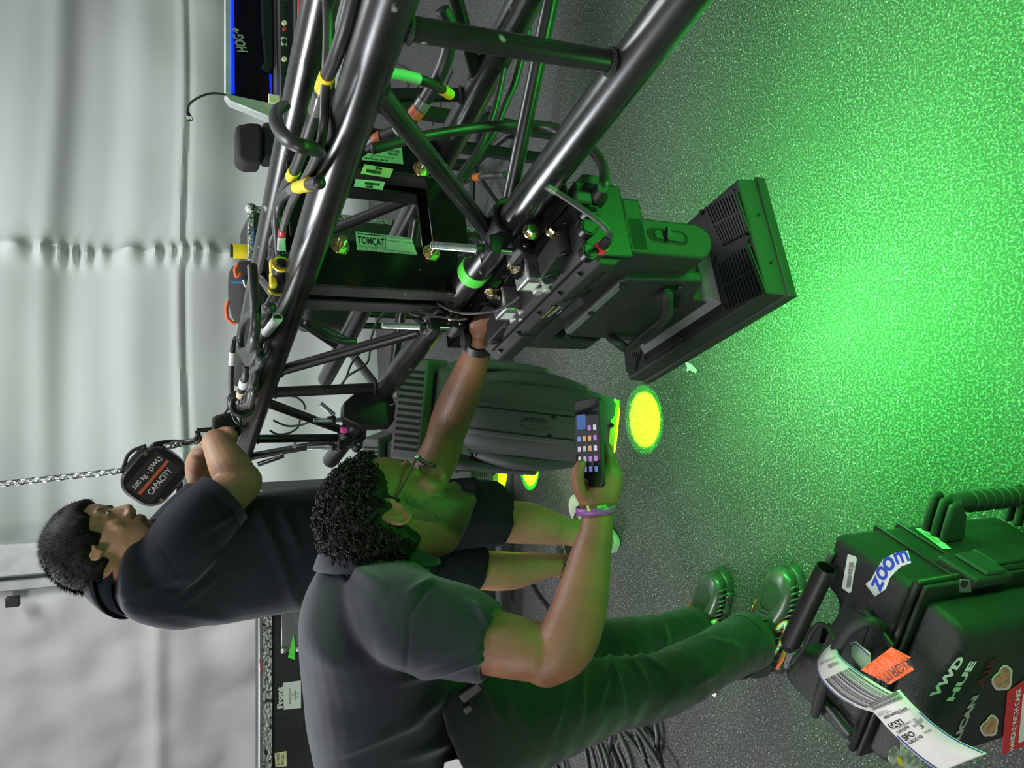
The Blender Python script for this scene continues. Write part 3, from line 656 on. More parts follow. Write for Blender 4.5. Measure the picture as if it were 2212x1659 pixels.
# left arm reaching to the clamp
lsh=W(880,1150,1.62)
limb(b,[W(850,1180,1.58),lsh,W(915,1050,1.67),W(948,985,1.68),W(962,945,1.675)],[.05,.052,.05,.046,.043])
limb(b,[W(958,955,1.68),W(978,895,1.66),W(1003,835,1.60),W(1026,775,1.54),W(1038,735,1.51)],[.043,.045,.040,.031,.027])
b.loft([(W(1038,740,1.51),cv(0,.025,0),cv(0,0,.019)),(W(1044,712,1.49),cv(0,.030,0),cv(0,0,.018)),(W(1049,690,1.475),cv(0,.034,0),cv(0,0,.016)),(W(1050,676,1.47),cv(0,.028,0),cv(0,0,.013))],n=18)
fingers(b,[[W(1060,690,1.475),W(1066,666,1.462),W(1058,648,1.45),W(1048,640,1.445)],[W(1050,684,1.472),W(1052,660,1.46),W(1046,640,1.45),W(1037,628,1.445)],
 [W(1040,686,1.475),W(1038,664,1.465),W(1033,646,1.455),W(1028,634,1.45)],([W(1032,692,1.48),W(1026,674,1.47),W(1022,660,1.46)],.0075),([W(1062,712,1.49),W(1078,700,1.47),W(1080,684,1.455),W(1070,672,1.45)],.0095)])
body=remesh(b,'body','skin1',P1,.0042,5)
eyes(HM1,body)
m=MB()   # thumb nail
p=W(1249,1006,1.1685); 
# hair
def curls(M,par,name,n,rng,cen,rad,cut,rr):
    m=MB(M); m.ell(cen,((rad[0]*.93,0,0),(0,rad[1]*.93,0),(0,0,rad[2]*.93)),36,22)
    k=0
    while k<n:
        d=V((rng.gauss(0,1),rng.gauss(0,1),rng.gauss(0,1))).normalized()
        p=V(cen)+V((d.x*rad[0],d.y*rad[1],d.z*rad[2]))*rng.uniform(.92,1.05)
        if not cut(p): continue
        ax=(d+V((rng.gauss(0,.9),rng.gauss(0,.9),rng.gauss(0,.9)))).normalized(); R=rng.uniform(rr*.6,rr*1.15); x=ax.orthogonal().normalized(); y=ax.cross(x)
        P=[p+(x*math.cos(q*1.15)+y*math.sin(q*1.15))*R*(1-.05*q)+ax*(q*.0012) for q in range(7)]
        m.tube(P,rng.uniform(.0013,.0024),4,1,True); k+=1
    return m.build(name,'hair',par,smooth=180)
rg=random.Random(5)
def cut1(p): return (p.z>.012+ (0 if p.y<.0 else .95*p.y)) or (p.y<-.035 and p.z>-.055-.5*(p.y+.035)*0) or (abs(p.x)>.05 and p.y<.0 and p.z>-.01)
def haircap(M,par,thick,cut,name,mt,amp,sc,vox=.004):
    m=MB(M); c=V((0,-.012,.018)); R=V((.081+thick,.101+thick,.105+thick)); n_=64; rs=[]; 
    k=48; ids={}
    for i in range(1,k):
        th=PI*i/k; row=[]
        for j in range(n_):
            ph=2*PI*j/n_; d=V((math.sin(th)*math.cos(ph),math.sin(th)*math.sin(ph),math.cos(th)))
            p=c+V((d.x*R.x,d.y*R.y,d.z*R.z)); dd=cut(p)
            tt=amp*noise.noise(p*sc)+amp*.6*noise.noise(p*sc*2.3)
            p=p+d*tt
            if dd<0: p=c+(p-c)*max(.72,1+dd*9)
            row.append(p)
        rs.append(row)
    m.rings(rs,True)
    return m.build(name,mt,par,smooth=180)
def cd1(p): return max(p.z-.03-.5*max(p.y,0)-(.02 if p.y>.05 else 0), min(-.04-p.y,p.z+.06), min(.0-p.y,p.z-.012))
haircap(HM1,body,.012,cd1,'hair','hair',.008,45)
h=[o for o in COL.objects if o.name.startswith('hair')][0]
m=MB(HM1); k=0
while k<3400:
    d=V((rg.gauss(0,1),rg.gauss(0,1),rg.gauss(0,1))).normalized(); c=V((0,-.012,.018)); p=c+V((d.x*.095,d.y*.115,d.z*.119))*rg.uniform(.93,1.05)
    if cd1(p)<.0: continue
    ax=(d*.6+V((rg.gauss(0,.8),rg.gauss(0,.8),rg.gauss(0,.8)))).normalized(); R=rg.uniform(.003,.0062); x=ax.orthogonal().normalized(); y=ax.cross(x)
    m.tube([p+(x*math.cos(q*1.2)+y*math.sin(q*1.2))*R*(1-.06*q)+ax*(q*.001) for q in range(6)],rg.uniform(.0009,.0017),3,1,True); k+=1
m.build('curls','hair',h,smooth=180)
def stubble(M,par,n,reg,r0,name,mt,ln=.004,w_=.0006):
    rr=random.Random(9); m=MB(M); k=0; tries=0
    while k<n and tries<n*40:
        tries+=1; x=rr.uniform(-.075,.075); z=rr.uniform(-.125,.03); 
        y=rr.uniform(-.03,.105); p=V((x,y,z))
        if not reg(p): continue
        d=(p-V((0,.01,-.04))).normalized(); q=p+d*ln+V((rr.gauss(0,.0015),0,-.002)); s_=d.orthogonal()*w_
        m.af(m.av(p-s_),m.av(p+s_),m.av(q)); k+=1
    return m.build(name,mt,par,smooth=180)
def beardmat(name,skin,beard,amt=.9):
    base=MT[skin]; m=base.copy(); m.name=name; nt=m.node_tree; b=nt.nodes['Principled BSDF']
    lk=b.inputs['Base Color'].links[0]; src=lk.from_socket
    at=nt.nodes.new('ShaderNodeAttribute'); at.attribute_name='beard'; mx=nt.nodes.new('ShaderNodeMix'); mx.data_type='RGBA'
    n=nt.nodes.new('ShaderNodeTexNoise'); n.inputs['Scale'].default_value=420; n.inputs['Detail'].default_value=2; ml=nt.nodes.new('ShaderNodeMath'); ml.operation='MULTIPLY_ADD'; 
    ml2=nt.nodes.new('ShaderNodeMath'); ml2.operation='MULTIPLY'; ml2.use_clamp=True
    nt.links.new(n.outputs[0],ml.inputs[0]); ml.inputs[1].default_value=1.6; ml.inputs[2].default_value=.0
    nt.links.new(ml.outputs[0],ml2.inputs[0]); nt.links.new(at.outputs['Fac'],ml2.inputs[1]); nt.links.new(ml2.outputs[0],mx.inputs[0])
    nt.links.new(src,mx.inputs[6]); mx.inputs[7].default_value=(*beard,1); nt.links.new(mx.outputs[2],b.inputs['Base Color']); MT[name]=m
beardmat('skin1b','skin1',(.018,.012,.009)); beardmat('skin2b','skin2',(.03,.02,.015))
def paint_beard(o,HM,fn,mt):
    me=o.data; at=me.attributes.new('beard','FLOAT','POINT'); I=HM.inverted()
    vals=[]
    for v in me.vertices:
        p=I@(v.co)
        vals.append(max(0,min(1,fn(p))) if p.length<.2 else 0)
    at.data.foreach_set('value',vals); me.materials.clear(); me.materials.append(MT[mt])
def surf(p,M=None):   # approx head surface band for beards
    prof=[(-.118,.052,.0,.016),(-.112,.078,-.02,.03),(-.095,.086,-.035,.044),(-.07,.087,-.052,.053),(-.045,.087,-.07,.060),(-.02,.086,-.088,.066),(.005,.083,-.097,.071),(.03,.09,-.1,.075)]
    z=p.z
    for a,b_ in zip(prof,prof[1:]):
        if a[0]<=z<=b_[0]:
            f=(z-a[0])/(b_[0]-a[0]); yf=a[1]+(b_[1]-a[1])*f; yb=a[2]+(b_[2]-a[2])*f; wd=a[3]+(b_[3]-a[3])*f
            cy=(yf+yb)/2; hy=(yf-yb)/2; e=(abs(p.x)/wd)**2.25+(abs(p.y-cy)/hy)**2.25; return .93<e<1.12
    return False
def bf1(p):
    a=min((-.028-.5*max(0,p.y-.03)-p.z)/.014,1) if p.z>-.2 else 0
    side=min((.004-p.z)/.012,(.036-p.y)/.012,(p.y-.004)/.01)
    f=max(a if p.y>.0+.35*(-.05-p.z) else 0,side); 
    if p.z<-.135 or (p.z<-.06 and p.y<-.01): f=0
    return f*.92
paint_beard(body,HM1,bf1,'skin1b')
# glasses
m=MB(HM1)
for sx in (-1,1):
    P=[V((sx*.033+.024*math.cos(a)*1.0,.103-.006*abs(math.cos(a))*(1 if math.cos(a)*sx>0 else .2),-.006+.019*math.sin(a))) for a in [2*PI*i/24 for i in range(24)]]
    m.tube(P,.0014,6,1,closed=True)
    m.tube([V((sx*.057,.099,.002)),V((sx*.072,.09,.004)),V((sx*.077,.05,.002)),V((sx*.079,.0,.002)),V((sx*.077,-.018,-.004)),V((sx*.074,-.03,-.02))],[.0022,.0026,.0018,.0018,.0018,.0018],8,4)
m.tube([V((-.010,.105,-.002)),V((0,.108,.001)),V((.010,.105,-.002))],.0014,6,3)
gl=m.build('glasses','chrome' if 0 else 'plastic',P1,smooth=180)
m=MB(HM1)
for sx in (-1,1): m.box((sx*.068,.094,.004),(.014,.006,.005))
m.build('hinge','chrome',gl,bevel=.001)
for sx in (-1,1):
    m=MB(HM1); m.tube([V((sx*.033,.1015,-.006)),V((sx*.033,.1025,-.006))],[.0225,.0225],24,1,flat=None); 
    mm=MB(HM1); mm.prism([V((sx*.033+.0235*math.cos(a),.102-.004*abs(math.cos(a))*(1 if math.cos(a)*sx>0 else .2),-.006+.0185*math.sin(a))) for a in [2*PI*i/24 for i in range(24)]],(0,.0008,0)); mm.build('lens','clear',gl)
# polo shirt
b=MB()
b.loft([(W(800,1205,1.42),cv(.01,0,.07),cv(0,.075,0)),(W(790,1225,1.43),cv(.02,0,.13),cv(0,.088,0)),(W(795,1270,1.44),cv(.05,0,.205),cv(0,.115,0)),(W(805,1340,1.45),cv(.04,0,.20),cv(0,.132,0)),(W(818,1420,1.46),cv(.03,0,.185),cv(0,.142,0)),(W(828,1510,1.47),cv(.03,0,.18),cv(0,.145,0)),(W(835,1590,1.48),cv(.03,0,.18),cv(0,.135,0)),(W(850,1690,1.50),cv(.03,0,.18),cv(0,.12,0))],n=36,e=2.15)
b.tube([W(830,1290,1.36),W(880,1335,1.28),W(960,1358,1.255),W(1032,1380,1.238),W(1062,1388,1.232)],[.085,.086,.079,.070,.067],24,6,round_=False)
b.tube([W(830,1200,1.52),W(870,1150,1.62),W(905,1085,1.66),W(925,1040,1.67)],[.08,.075,.07,.068],24,6)
b.ell(W(850,1330,1.30),(cv(.07,0,0),cv(0,.075,0),cv(0,0,.06)),20,12)
def wr1(p,n):
    q=p-CAM; d=q.dot(Ff); x=1106-FPX*q.dot(Uu)/d; y=829.5-FPX*q.dot(Rr)/d
    f=0
    def fold(x0,y0,x1,y1,wd,amp):
        dx,dy=x1-x0,y1-y0; L=math.hypot(dx,dy); t=((x-x0)*dx+(y-y0)*dy)/L/L; s_=((x-x0)*dy-(y-y0)*dx)/L
        if -.15<t<1.15: return amp*math.exp(-(s_/wd)**2)*math.sin(PI*min(max((t+.15)/1.3,0),1))
        return 0
    for a in ((730,1215,1000,1180,9,.006),(1010,1300,1080,1350,7,.005),(1030,1310,1085,1400,6,.004),(880,1470,1060,1420,8,.006),(900,1445,1060,1400,7,.004),(960,1500,870,1570,14,.006),(700,1640,900,1560,12,.007),(760,1225,830,1265,14,.005),(720,1200,745,1260,8,.004),(880,1280,935,1250,8,.004),(980,1240,1060,1290,8,.005),(860,1640,980,1600,12,.005)): f+=fold(*a)*1.5
    # armhole seam groove
    f-=fold(935,1250,885,1330,3,.003)+fold(885,1330,875,1455,3,.003)
    return p+n*(f+.002*noise.noise(p*14))
shirt=remesh(b,'polo_shirt','polo',P1,.0052,8,wr1)
# collar
def collar(par,cen,axdir,major,minor,hts,mt,open_dir,name='collar'):
    ax=axdir.normalized(); m=MB(); rows=[]
    for (h,sc,dr) in hts:
        row=[]
        for j in range(49):
            a=-PI*.96+2*PI*.96*j/48; fr=abs(j-24)/24
            row.append(cen+(major*math.cos(a)*-1+minor*math.sin(a))*sc+ax*(h*(1-.25*fr)) - ax*dr*fr**3)
        rows.append(row)
    ids=[[m.av(p) for p in r_] for r_ in rows]
    for i in range(len(ids)-1):
        for j in range(48): m.af(ids[i][j],ids[i][j+1],ids[i+1][j+1],ids[i+1][j])
    o=m.build(name,mt,par,smooth=180); s_=o.modifiers.new('s','SOLIDIFY'); s_.thickness=.003; return o
cax=cv(1,-.05,-.1)
collar(shirt,W(818,1196,1.41),cax,cv(.0,-.092,0),cv(0,0,.075),[(-.03,1.12,.0),(.0,1.05,0),(.022,.92,.0),(.028,.86,0)],'polo',0,'collar_stand')
collar(shirt,W(818,1186,1.41),cax,cv(.01,-.102,0),cv(0,0,.082),[(.026,.86,.0),(.022,.97,.0),(.0,1.13,.012),(-.022,1.2,.022)],'polo',0,'collar')
# trousers
b=MB()
b.loft([(W(870,1700,1.5),cv(.03,0,.17),cv(0,.12,0)),(W(930,1650,1.5),cv(.03,0,.18),cv(0,.115,0)),(W(1030,1590,1.5),cv(.09,0,.17),cv(0,.08,0)),(W(1080,1560,1.52),cv(.09,0,.13),cv(0,.05,0))],n=28)
b.tube([W(1000,1600,1.44),W(1080,1560,1.45),W(1180,1535,1.49),W(1320,1500,1.6),W(1400,1488,1.67),W(1480,1455,1.74),W(1560,1412,1.82),W(1600,1392,1.86),W(1618,1384,1.885)],[.115,.112,.095,.075,.070,.066,.066,.068,.070],26,6)
b.tube([W(980,1560,1.60),W(1100,1460,1.68),W(1200,1425,1.76),W(1340,1400,1.93),W(1420,1382,2.02),W(1480,1366,2.1),W(1500,1362,2.13)],[.11,.098,.085,.075,.066,.064,.066],26,6)
def wr2(p,n):
    q=p-CAM; d=q.dot(Ff); x=1106-FPX*q.dot(Uu)/d; y=829.5-FPX*q.dot(Rr)/d; f=0
    def fold(x0,y0,x1,y1,wd,amp):
        dx,dy=x1-x0,y1-y0; L=math.hypot(dx,dy); t=((x-x0)*dx+(y-y0)*dy)/L/L; s_=((x-x0)*dy-(y-y0)*dx)/L
        return amp*math.exp(-(s_/wd)**2)*math.sin(PI*min(max((t+.15)/1.3,0),1)) if -.15<t<1.15 else 0
    for a in ((1310,1410,1345,1520,6,.007),(1325,1412,1290,1530,7,.006),(1345,1410,1400,1480,6,.006),(1360,1408,1440,1450,6,.005),(1260,1430,1250,1560,9,.006),(1225,1470,1190,1590,9,.005),(1530,1380,1600,1400,6,.006),(1560,1440,1500,1480,8,.005),(1590,1350,1570,1420,6,.004),(1430,1345,1440,1400,6,.005),(1100,1500,1150,1600,12,.006),(1060,1490,1080,1560,10,.005)): f+=fold(*a)*1.4
    f-=fold(1150,1480,1165,1600,2.5,.003)
    return p+n*(f+.006*(1-2.2*abs(noise.noise(p*11)))*.45+.003*noise.noise(p*24))
pa_=remesh(b,'trousers','pants',P1,.006,6,wr2)
for P_,r_ in (((W(1604,1390,1.865),W(1620,1383,1.887)),.0712),((W(1488,1365,2.115),W(1502,1361,2.132)),.067)):
    m=MB(); m.tube(list(P_),[r_*.985,r_],32,1,caps=False); m.tube([P_[1],P_[1]-(P_[1]-P_[0])*.2],[r_,r_*.9],32,1,caps=False); m.build('trouser_cuff','pants',pa_,smooth=60)
m=MB(); 
p=W(1018,1492,1.30); m.box(p,(.045,.02,.02),frame(p,cv(.6,-.8,0),Ff).to_3x3()); p2=W(1012,1530,1.31); m.box(p2,(.02,.014,.016),frame(p,cv(.6,-.8,0),Ff).to_3x3()); m.build('belt_pouch','plastic',pa_,bevel=.004)
# watch on reaching wrist, wristband
m=MB(); a=W(1034,752,1.525); c=W(1036,733,1.508); d=(c-a).normalized()
m.tube([a.lerp(c,.1),a.lerp(c,.9)],[.0325,.0325],28,1,caps=False); m.tube([a.lerp(c,.1),a.lerp(c,.1)+d*.0001],[.0325,.026],28,1,caps=False); m.tube([a.lerp(c,.9),a.lerp(c,.9)+d*.0001],[.0325,.026],28,1,caps=False)
wt=m.build('wristwatch','plastic',P1,smooth=60); p=W(1012,734,1.50); m=MB(); m.cyl(p,p+cv(0,.012,-.004),.019,n=10); m.build('watch_case','rubber',wt,bevel=.001)
wa=W(1288,1108,1.199); wb=W(1287,1098,1.199); d=(wb-wa).normalized(); m=MB()
m.tube([wa-d*.0,wa+d*.012],[.0325,.0325],36,1,caps=False,flat=(cv(0,0,1),.8)); wbnd=m.build('wristband','purple',P1,smooth=60); s_=wbnd.modifiers.new('s','SOLIDIFY'); s_.thickness=.0012
text('stopbullying',W(1290,1101,1.168),W(1312,1098,1.172),-Ff,h=.008,parent=wbnd,mat_='gtape'); text('5',W(1269,1105,1.169),W(1275,1104,1.168),-Ff,h=.009,parent=wbnd,mat_='neon',bold=.02)
# ---- shoes
def shoe(name,heel,toe,par,style,scale=1.0,side=1,L=.29,w_=1.0):
    h=V(heel);t=V(toe); X=(t-h); X.z=0; X.normalize(); Y=UP.cross(X); M=Matrix.Identity(4)
    for i,a in enumerate((X,Y,UP)):
        for j in range(3): M[j][i]=a[j]*scale
    M.translation=h
    um,sm={'sport':('shoe','shoe'),'light':('shoew','shoew'),'dark':('shoe','rubber')}[style]
    m=MB(M)
    sec=[(.0,.030,.015,.09),(.03,.036,.0,.092),(.08,.036,.0,.085),(.14,.040,.0,.072),(.20,.048,.0,.055),(.25,.046,.0,.045),(.28,.032,.0,.036),(.292,.012,.0,.026)]
    R=[]
    for x,wd,dy,hh in sec: R.append(((x,0,.022+hh/2),(0,wd*w_,0),(0,0,hh/2)))
    m.loft(R,n=28,k=5,e=2.4); up=m.build('shoe',um,par,smooth=180)
    m=MB(M); m.tube([(.035,0,.105),(.030,0,.125),(.034,0,.135)],[.036,.038,.036],24,3,caps=True); m.build('shoe_collar','rubber' if style!='light' else 'shoew',up,smooth=60)
    m=MB(M); R=[]
    for x,wd in ((-.004,.02),(.01,.034),(.06,.039),(.13,.042),(.20,.051),(.25,.049),(.285,.034),(.300,.01)): R.append(((x,0,.015),(0,wd*w_,0),(0,0,.012)))
    m.loft(R,n=28,k=5,e=5); so=m.build('shoe_sole',sm,up,smooth=50)
    if style=='sport':
        for x,r in ((.025,.017),(.065,.018),(.155,.016),(.20,.016),(.245,.014)):
            for s_ in (-1,1):
                m=MB(M); m.ell((x,s_*.036*(1.25 if x>.15 else 1),.017),((r*1.1,0,0),(0,.012,0),(0,0,.015)),16,10); m.build('sole_pod','shoe',so,smooth=180)
        for s_ in (-1,1):
            m=MB(M)
            for i in range(9):
                x=.152+i*.0145; f=min(1,(x-.04)/.16); wd=.037+.012*f if x<.25 else .046-.3*(x-.25)
                top=.098-.24*(x-.06); m.tube([(x,s_*(wd+.003),.030),(x-.004,s_*(wd+.003),.045),(x-.012,s_*wd*.88,max(.052,top*.84)),(x-.02,s_*wd*.55,max(.058,top))],[.0034,.0038,.0032,.0018],7,4)
            for i in range(6):
                x=.03+i*.02; m.tube([(x,s_*.040,.030),(x+.006,s_*.0385,.055),(x+.02,s_*.030,.088)],[.002,.0018,.001],6,4)
            m.build('rib_overlay','shoe',up,smooth=180)
        m=MB(M); m.loft([((.185,0,.075),(0,.022,0),(0,0,.008)),((.22,0,.068),(0,.030,0),(0,0,.009)),((.25,0,.060),(0,.028,0),(0,0,.008)),((.275,0,.052),(0,.016,0),(0,0,.006))],n=18,k=4); m.build('toe_mesh','shoemesh',up,smooth=180)
    # laces
    m=MB(M)
    for i in range(6):
        x=.075+i*.02; z=.108-.25*(x-.06)+.006; m.tube([(x,-.020,z-.006),(x+.004,0,z+.002),(x+.010,.020,z-.006)],.0026,6,3); m.tube([(x,.020,z-.006),(x+.004,0,z+.003),(x+.010,-.020,z-.006)],.0026,6,3)
    for s_ in (-1,1):
        m.tube([(.075,0,.112),(.06,s_*.03,.125),(.055,s_*.062,.10),(.07,s_*.058,.085),(.078,s_*.02,.108),(.08,0,.112)],.0022,6,5); m.tube([(.075,0,.112),(.10,s_*.02,.118),(.125,s_*.045,.09),(.135,s_*.06,.06)],.0022,6,5)
    m.build('shoelace','lace',up,smooth=180)
    if style=='sport':   # curved tick mark with orange outline on each side
        cl=[(.148,.074,.0015),(.160,.067,.005),(.168,.057,.0085),(.162,.047,.0100),(.142,.044,.0090),(.115,.049,.0066),(.085,.060,.0042),(.055,.074,.0012)]
        Q_=catmull([V(c) for c in cl],5)
        for s_ in (-1,1):
            for wx,mm,oo in ((.0028,'swoosho',.0045),(0,'swooshw',.0056)):
                m=MB(M); ra=[];rb=[]
                for k_,q in enumerate(Q_):
                    a_=Q_[max(k_-1,0)]; b_=Q_[min(k_+1,len(Q_)-1)]; d=V((b_.x-a_.x,b_.y-a_.y,0)).normalized(); n_=V((-d.y,d.x,0)); w2=q.z+wx
                    for L_,sg in ((ra,1),(rb,-1)):
                        x,z=q.x+n_.x*w2*sg,q.y+n_.y*w2*sg; f=min(1,max(0,(x-.04)/.16)); L_.append(V((x,s_*(.039+.009*f+oo-.45*max(0,z-.062)),z)))
                for k_ in range(len(Q_)-1): m.quad(ra[k_],ra[k_+1],rb[k_+1],rb[k_])
                eo=m.build('side_emblem',mm,up); sd_=eo.modifiers.new('s','SOLIDIFY'); sd_.thickness=.0012
    return up
def G0(x,y): return Z(x,y,0)
s1=shoe('shoe',G0(1672,1440),G0(1722,1222),P1,'sport',1.0,L=.29); s2=shoe('shoe',G0(1528,1425),G0(1572,1222),P1,'sport',1.0)
m=MB(); m.tube([W(1700,1392,1.84),W(1690,1420,1.84),W(1676,1446,1.86)],[.004,.011,.004],8,5,flat=(Uu,.3)); m.build('heel_tab','rust',s1,smooth=180)
# phone
pf=frame(W(1274,957,1.20),cv(.12,-.50,-.84),cv(1,.03,.14))   # local x toward image-right, y toward image-up
zs=1 if pf.to_3x3().col[2].dot(Ff)<0 else -1
PH=thing('smartphone','black smartphone with lit home screen held in right hand','phone',W(1268,955,1.185))
m=MB(pf); hw,hh=.034,.0715
def rr_(hw,hh,r,k=6):
    P=[]
    for cx,cy,a in ((hw-r,hh-r,0),(-hw+r,hh-r,90),(-hw+r,-hh+r,180),(hw-r,-hh+r,270)):
        for i in range(k+1): an=math.radians(a+90*i/k); P.append((cx+r*math.cos(an),cy+r*math.sin(an)))
    return P
m.prism([(a,b,-zs*.004) for a,b in rr_(hw,hh,.010)],(0,0,zs*.0085)); m.build('phone_body','plastic',PH,bevel=.0015)
m=MB(pf); m.prism([(a,b,zs*.0046) for a,b in rr_(hw-.002,hh-.002,.009)],(0,0,zs*.0004)); sc_=m.build('screen','glassdark',PH)
cols=['scr1','scr2','scr3','scr4','scr2','scr1','scr4','scr2','scr3']; rg=random.Random(2)
for i in range(4):
    for j in range(6):
        if j>3 and i<2: continue
        if j==5 : continue
        x=-.022+i*.0145; y=-.042+j*.0165
        m=MB(pf); m.prism([(x+a,y+b,zs*.0051) for a,b in rr_(.0042,.0042,.0013,3)],(0,0,zs*.0002)); m.build('app_icon',cols[rg.randrange(9)],sc_)
m=MB(pf); m.prism([(-.0145+a,.035+b,zs*.0051) for a,b in rr_(.0125,.012,.003,3)],(0,0,zs*.0002)); m.build('widget','scrb',sc_)

# ---- far man
P2=thing('person','man with short dark hair and goatee in black top and shorts behind the truss end','person',V((-.5,2.3,0)))
b=MB(); F2_=cv(.95,-.30,.10); U2_=cv(.31,.93,-.10); hc2=earfit(193,1190,1.80,F2_,U2_,.98)
HM2=head(b,hc2,F2_,U2_,.98,1.04)
limb(b,[W(310,1230,1.95),W(262,1222,1.9),W(225,1212,1.86)],[.08,.070,.062])
b.loft([(W(290,1215,1.95),cv(.06,0,0),cv(0,0,.07)),(W(350,1215,1.99),cv(.10,0,0),cv(0,0,.17)),(W(450,1215,2.06),cv(.13,0,0),cv(0,0,.17)),(W(600,1190,2.16),cv(.14,0,0),cv(0,0,.16)),(W(780,1165,2.27),cv(.12,0,0),cv(0,0,.16)),(W(850,1160,2.3),cv(.10,0,0),cv(0,0,.15))],n=24)
rleg=[W(800,1140,2.2),W(950,1130,2.38),W(1060,1128,2.46),W(1110,1128,2.52),W(1160,1133,2.57),W(1215,1146,2.64),W(1262,1155,2.70)]
lleg=[W(800,1190,2.36),W(940,1215,2.52),W(1010,1228,2.58),W(1065,1233,2.64),W(1115,1232,2.70),W(1180,1222,2.78),W(1225,1220,2.84)]
limb(b,rleg,[.09,.08,.066,.072,.068,.052,.046]); limb(b,lleg,[.09,.08,.064,.070,.066,.047,.042])
limb(b,[W(360,1215,1.88),W(420,1140,1.93),W(480,1080,2.0),W(515,1052,2.04),W(525,1040,2.05)],[.055,.062,.060,.056,.052])
limb(b,[W(520,1048,2.05),W(498,1010,2.06),W(478,975,2.08),W(466,955,2.1)],[.055,.056,.046,.038])
b.loft([(W(466,958,2.1),cv(.0,.03,0),cv(0,0,.022)),(W(470,942,2.12),cv(-.012,.036,0),cv(0,0,.024)),(W(482,933,2.14),cv(-.02,.03,0),cv(0,0,.022)),(W(494,936,2.15),cv(-.02,.02,0),cv(0,0,.018))],n=18)
fingers(b,[([W(480,930,2.12),W(497,929,2.11),W(507,940,2.11),W(508,952,2.12)],.0105),([W(484,930,2.135),W(500,932,2.13),W(506,946,2.13),W(502,956,2.14)],.0105),([W(484,932,2.15),W(498,937,2.15),W(502,950,2.15),W(497,958,2.16)],.010),([W(482,936,2.165),W(494,943,2.17),W(496,953,2.17),W(490,958,2.17)],.009),([W(474,950,2.09),W(488,950,2.085),W(498,960,2.09),W(500,970,2.095)],.0115)])
limb(b,[W(370,1150,2.2),W(430,1090,2.25),W(455,1058,2.28)],[.05,.05,.048]); limb(b,[W(452,1062,2.28),W(436,1030,2.26),W(428,1005,2.24),W(430,985,2.22)],[.048,.044,.038,.03])
b.loft([(W(430,990,2.22),cv(0,.028,0),cv(0,0,.02)),(W(436,972,2.2),cv(0,.03,0),cv(0,0,.02)),(W(444,962,2.19),cv(0,.024,0),cv(0,0,.016))],n=14)
fingers(b,[[W(448+i*3,965,2.18+.012*i),W(456+i*3,957,2.17+.012*i),W(462+i*2,962,2.165+.012*i)] for i in range(4)]+[[W(430,975,2.2),W(436,960,2.18),W(444,954,2.17)]],.009)
body2=remesh(b,'body','skin2',P2,.0046,5); eyes(HM2,body2)
def cd2(p): return max(p.z-.042-.32*max(p.y,0)+(.02 if abs(p.x)>.055 else 0), min(-.03-p.y,p.z+.05), min(.012-p.y,p.z-.012), min(.028-p.y,p.z+.0) if abs(p.x)>.05 else -1)
hp2=haircap(HM2,body2,.018,cd2,'hair','hair',.003,30)
rg=random.Random(11); m=MB(HM2); k=0
while k<7000:
    d=V((rg.gauss(0,1),rg.gauss(0,1),rg.gauss(0,1))).normalized(); c=V((0,-.012,.018)); p=c+V((d.x*.097,d.y*.117,d.z*.121))
    if cd2(p)<-.001: continue
    q=p+d*.009+V((0,0,-.007 if abs(d.z)<.7 else 0))+V((0,-.004,0))+V((rg.gauss(0,.003),rg.gauss(0,.003),rg.gauss(0,.003))); s_=d.orthogonal().normalized()*.0007
    s2=V((s_.x,s_.y,s_.z)); m.af(m.av(p-s2),m.av(p+s2),m.av(q)); k+=1
m.build('hair_strands','hair',hp2,smooth=180)
m=MB(HM2); m.ell((0,.080,-.110),((.022,0,0),(0,.016,0),(0,0,.019)),18,10)
m.build('goatee','beard',body2,smooth=180)
def bf2(p):
    jaw=min((-.05-p.z)/.02,1)*.28 if p.y>.02 else 0
    gt=1-((p.x/.030)**2+((p.y-.085)/.03)**2+((p.z+.098)/.03)**2); ms=1-((p.x/.032)**2+((p.y-.09)/.02)**2+((p.z+.057)/.007)**2)
    bw=max(1-(((p.x-sx*.030)/.026)**2+((p.y-.088)/.02)**2+((p.z-.024)/.007)**2) for sx in (-1,1))
    return max(jaw,min(1,gt*4),min(.9,ms*4),min(1,bw*4))
paint_beard(body2,HM2,bf2,'skin2b')
b=MB()
b.loft([(W(268,1245,1.93),cv(.075,-.02,0),cv(0,0,.08)),(W(303,1238,1.95),cv(.105,0,0),cv(0,0,.12)),(W(345,1228,1.98),cv(.135,0,0),cv(0,0,.19)),(W(420,1222,2.04),cv(.16,0,0),cv(0,0,.205)),(W(520,1203,2.12),cv(.175,0,0),cv(0,0,.19)),(W(640,1185,2.19),cv(.18,0,0),cv(0,0,.185)),(W(760,1170,2.27),cv(.165,0,0),cv(0,0,.185)),(W(850,1160,2.32),cv(.16,0,0),cv(0,0,.185))],n=36,e=2.1)
b.tube([W(345,1225,1.92),W(385,1185,1.90),W(425,1135,1.94),W(460,1098,1.98),W(482,1078,2.0)],[.08,.088,.09,.084,.08],24,6)
b.tube([W(345,1190,2.12),W(390,1130,2.2),W(430,1085,2.25),W(445,1068,2.27)],[.08,.075,.068,.064],24,6)
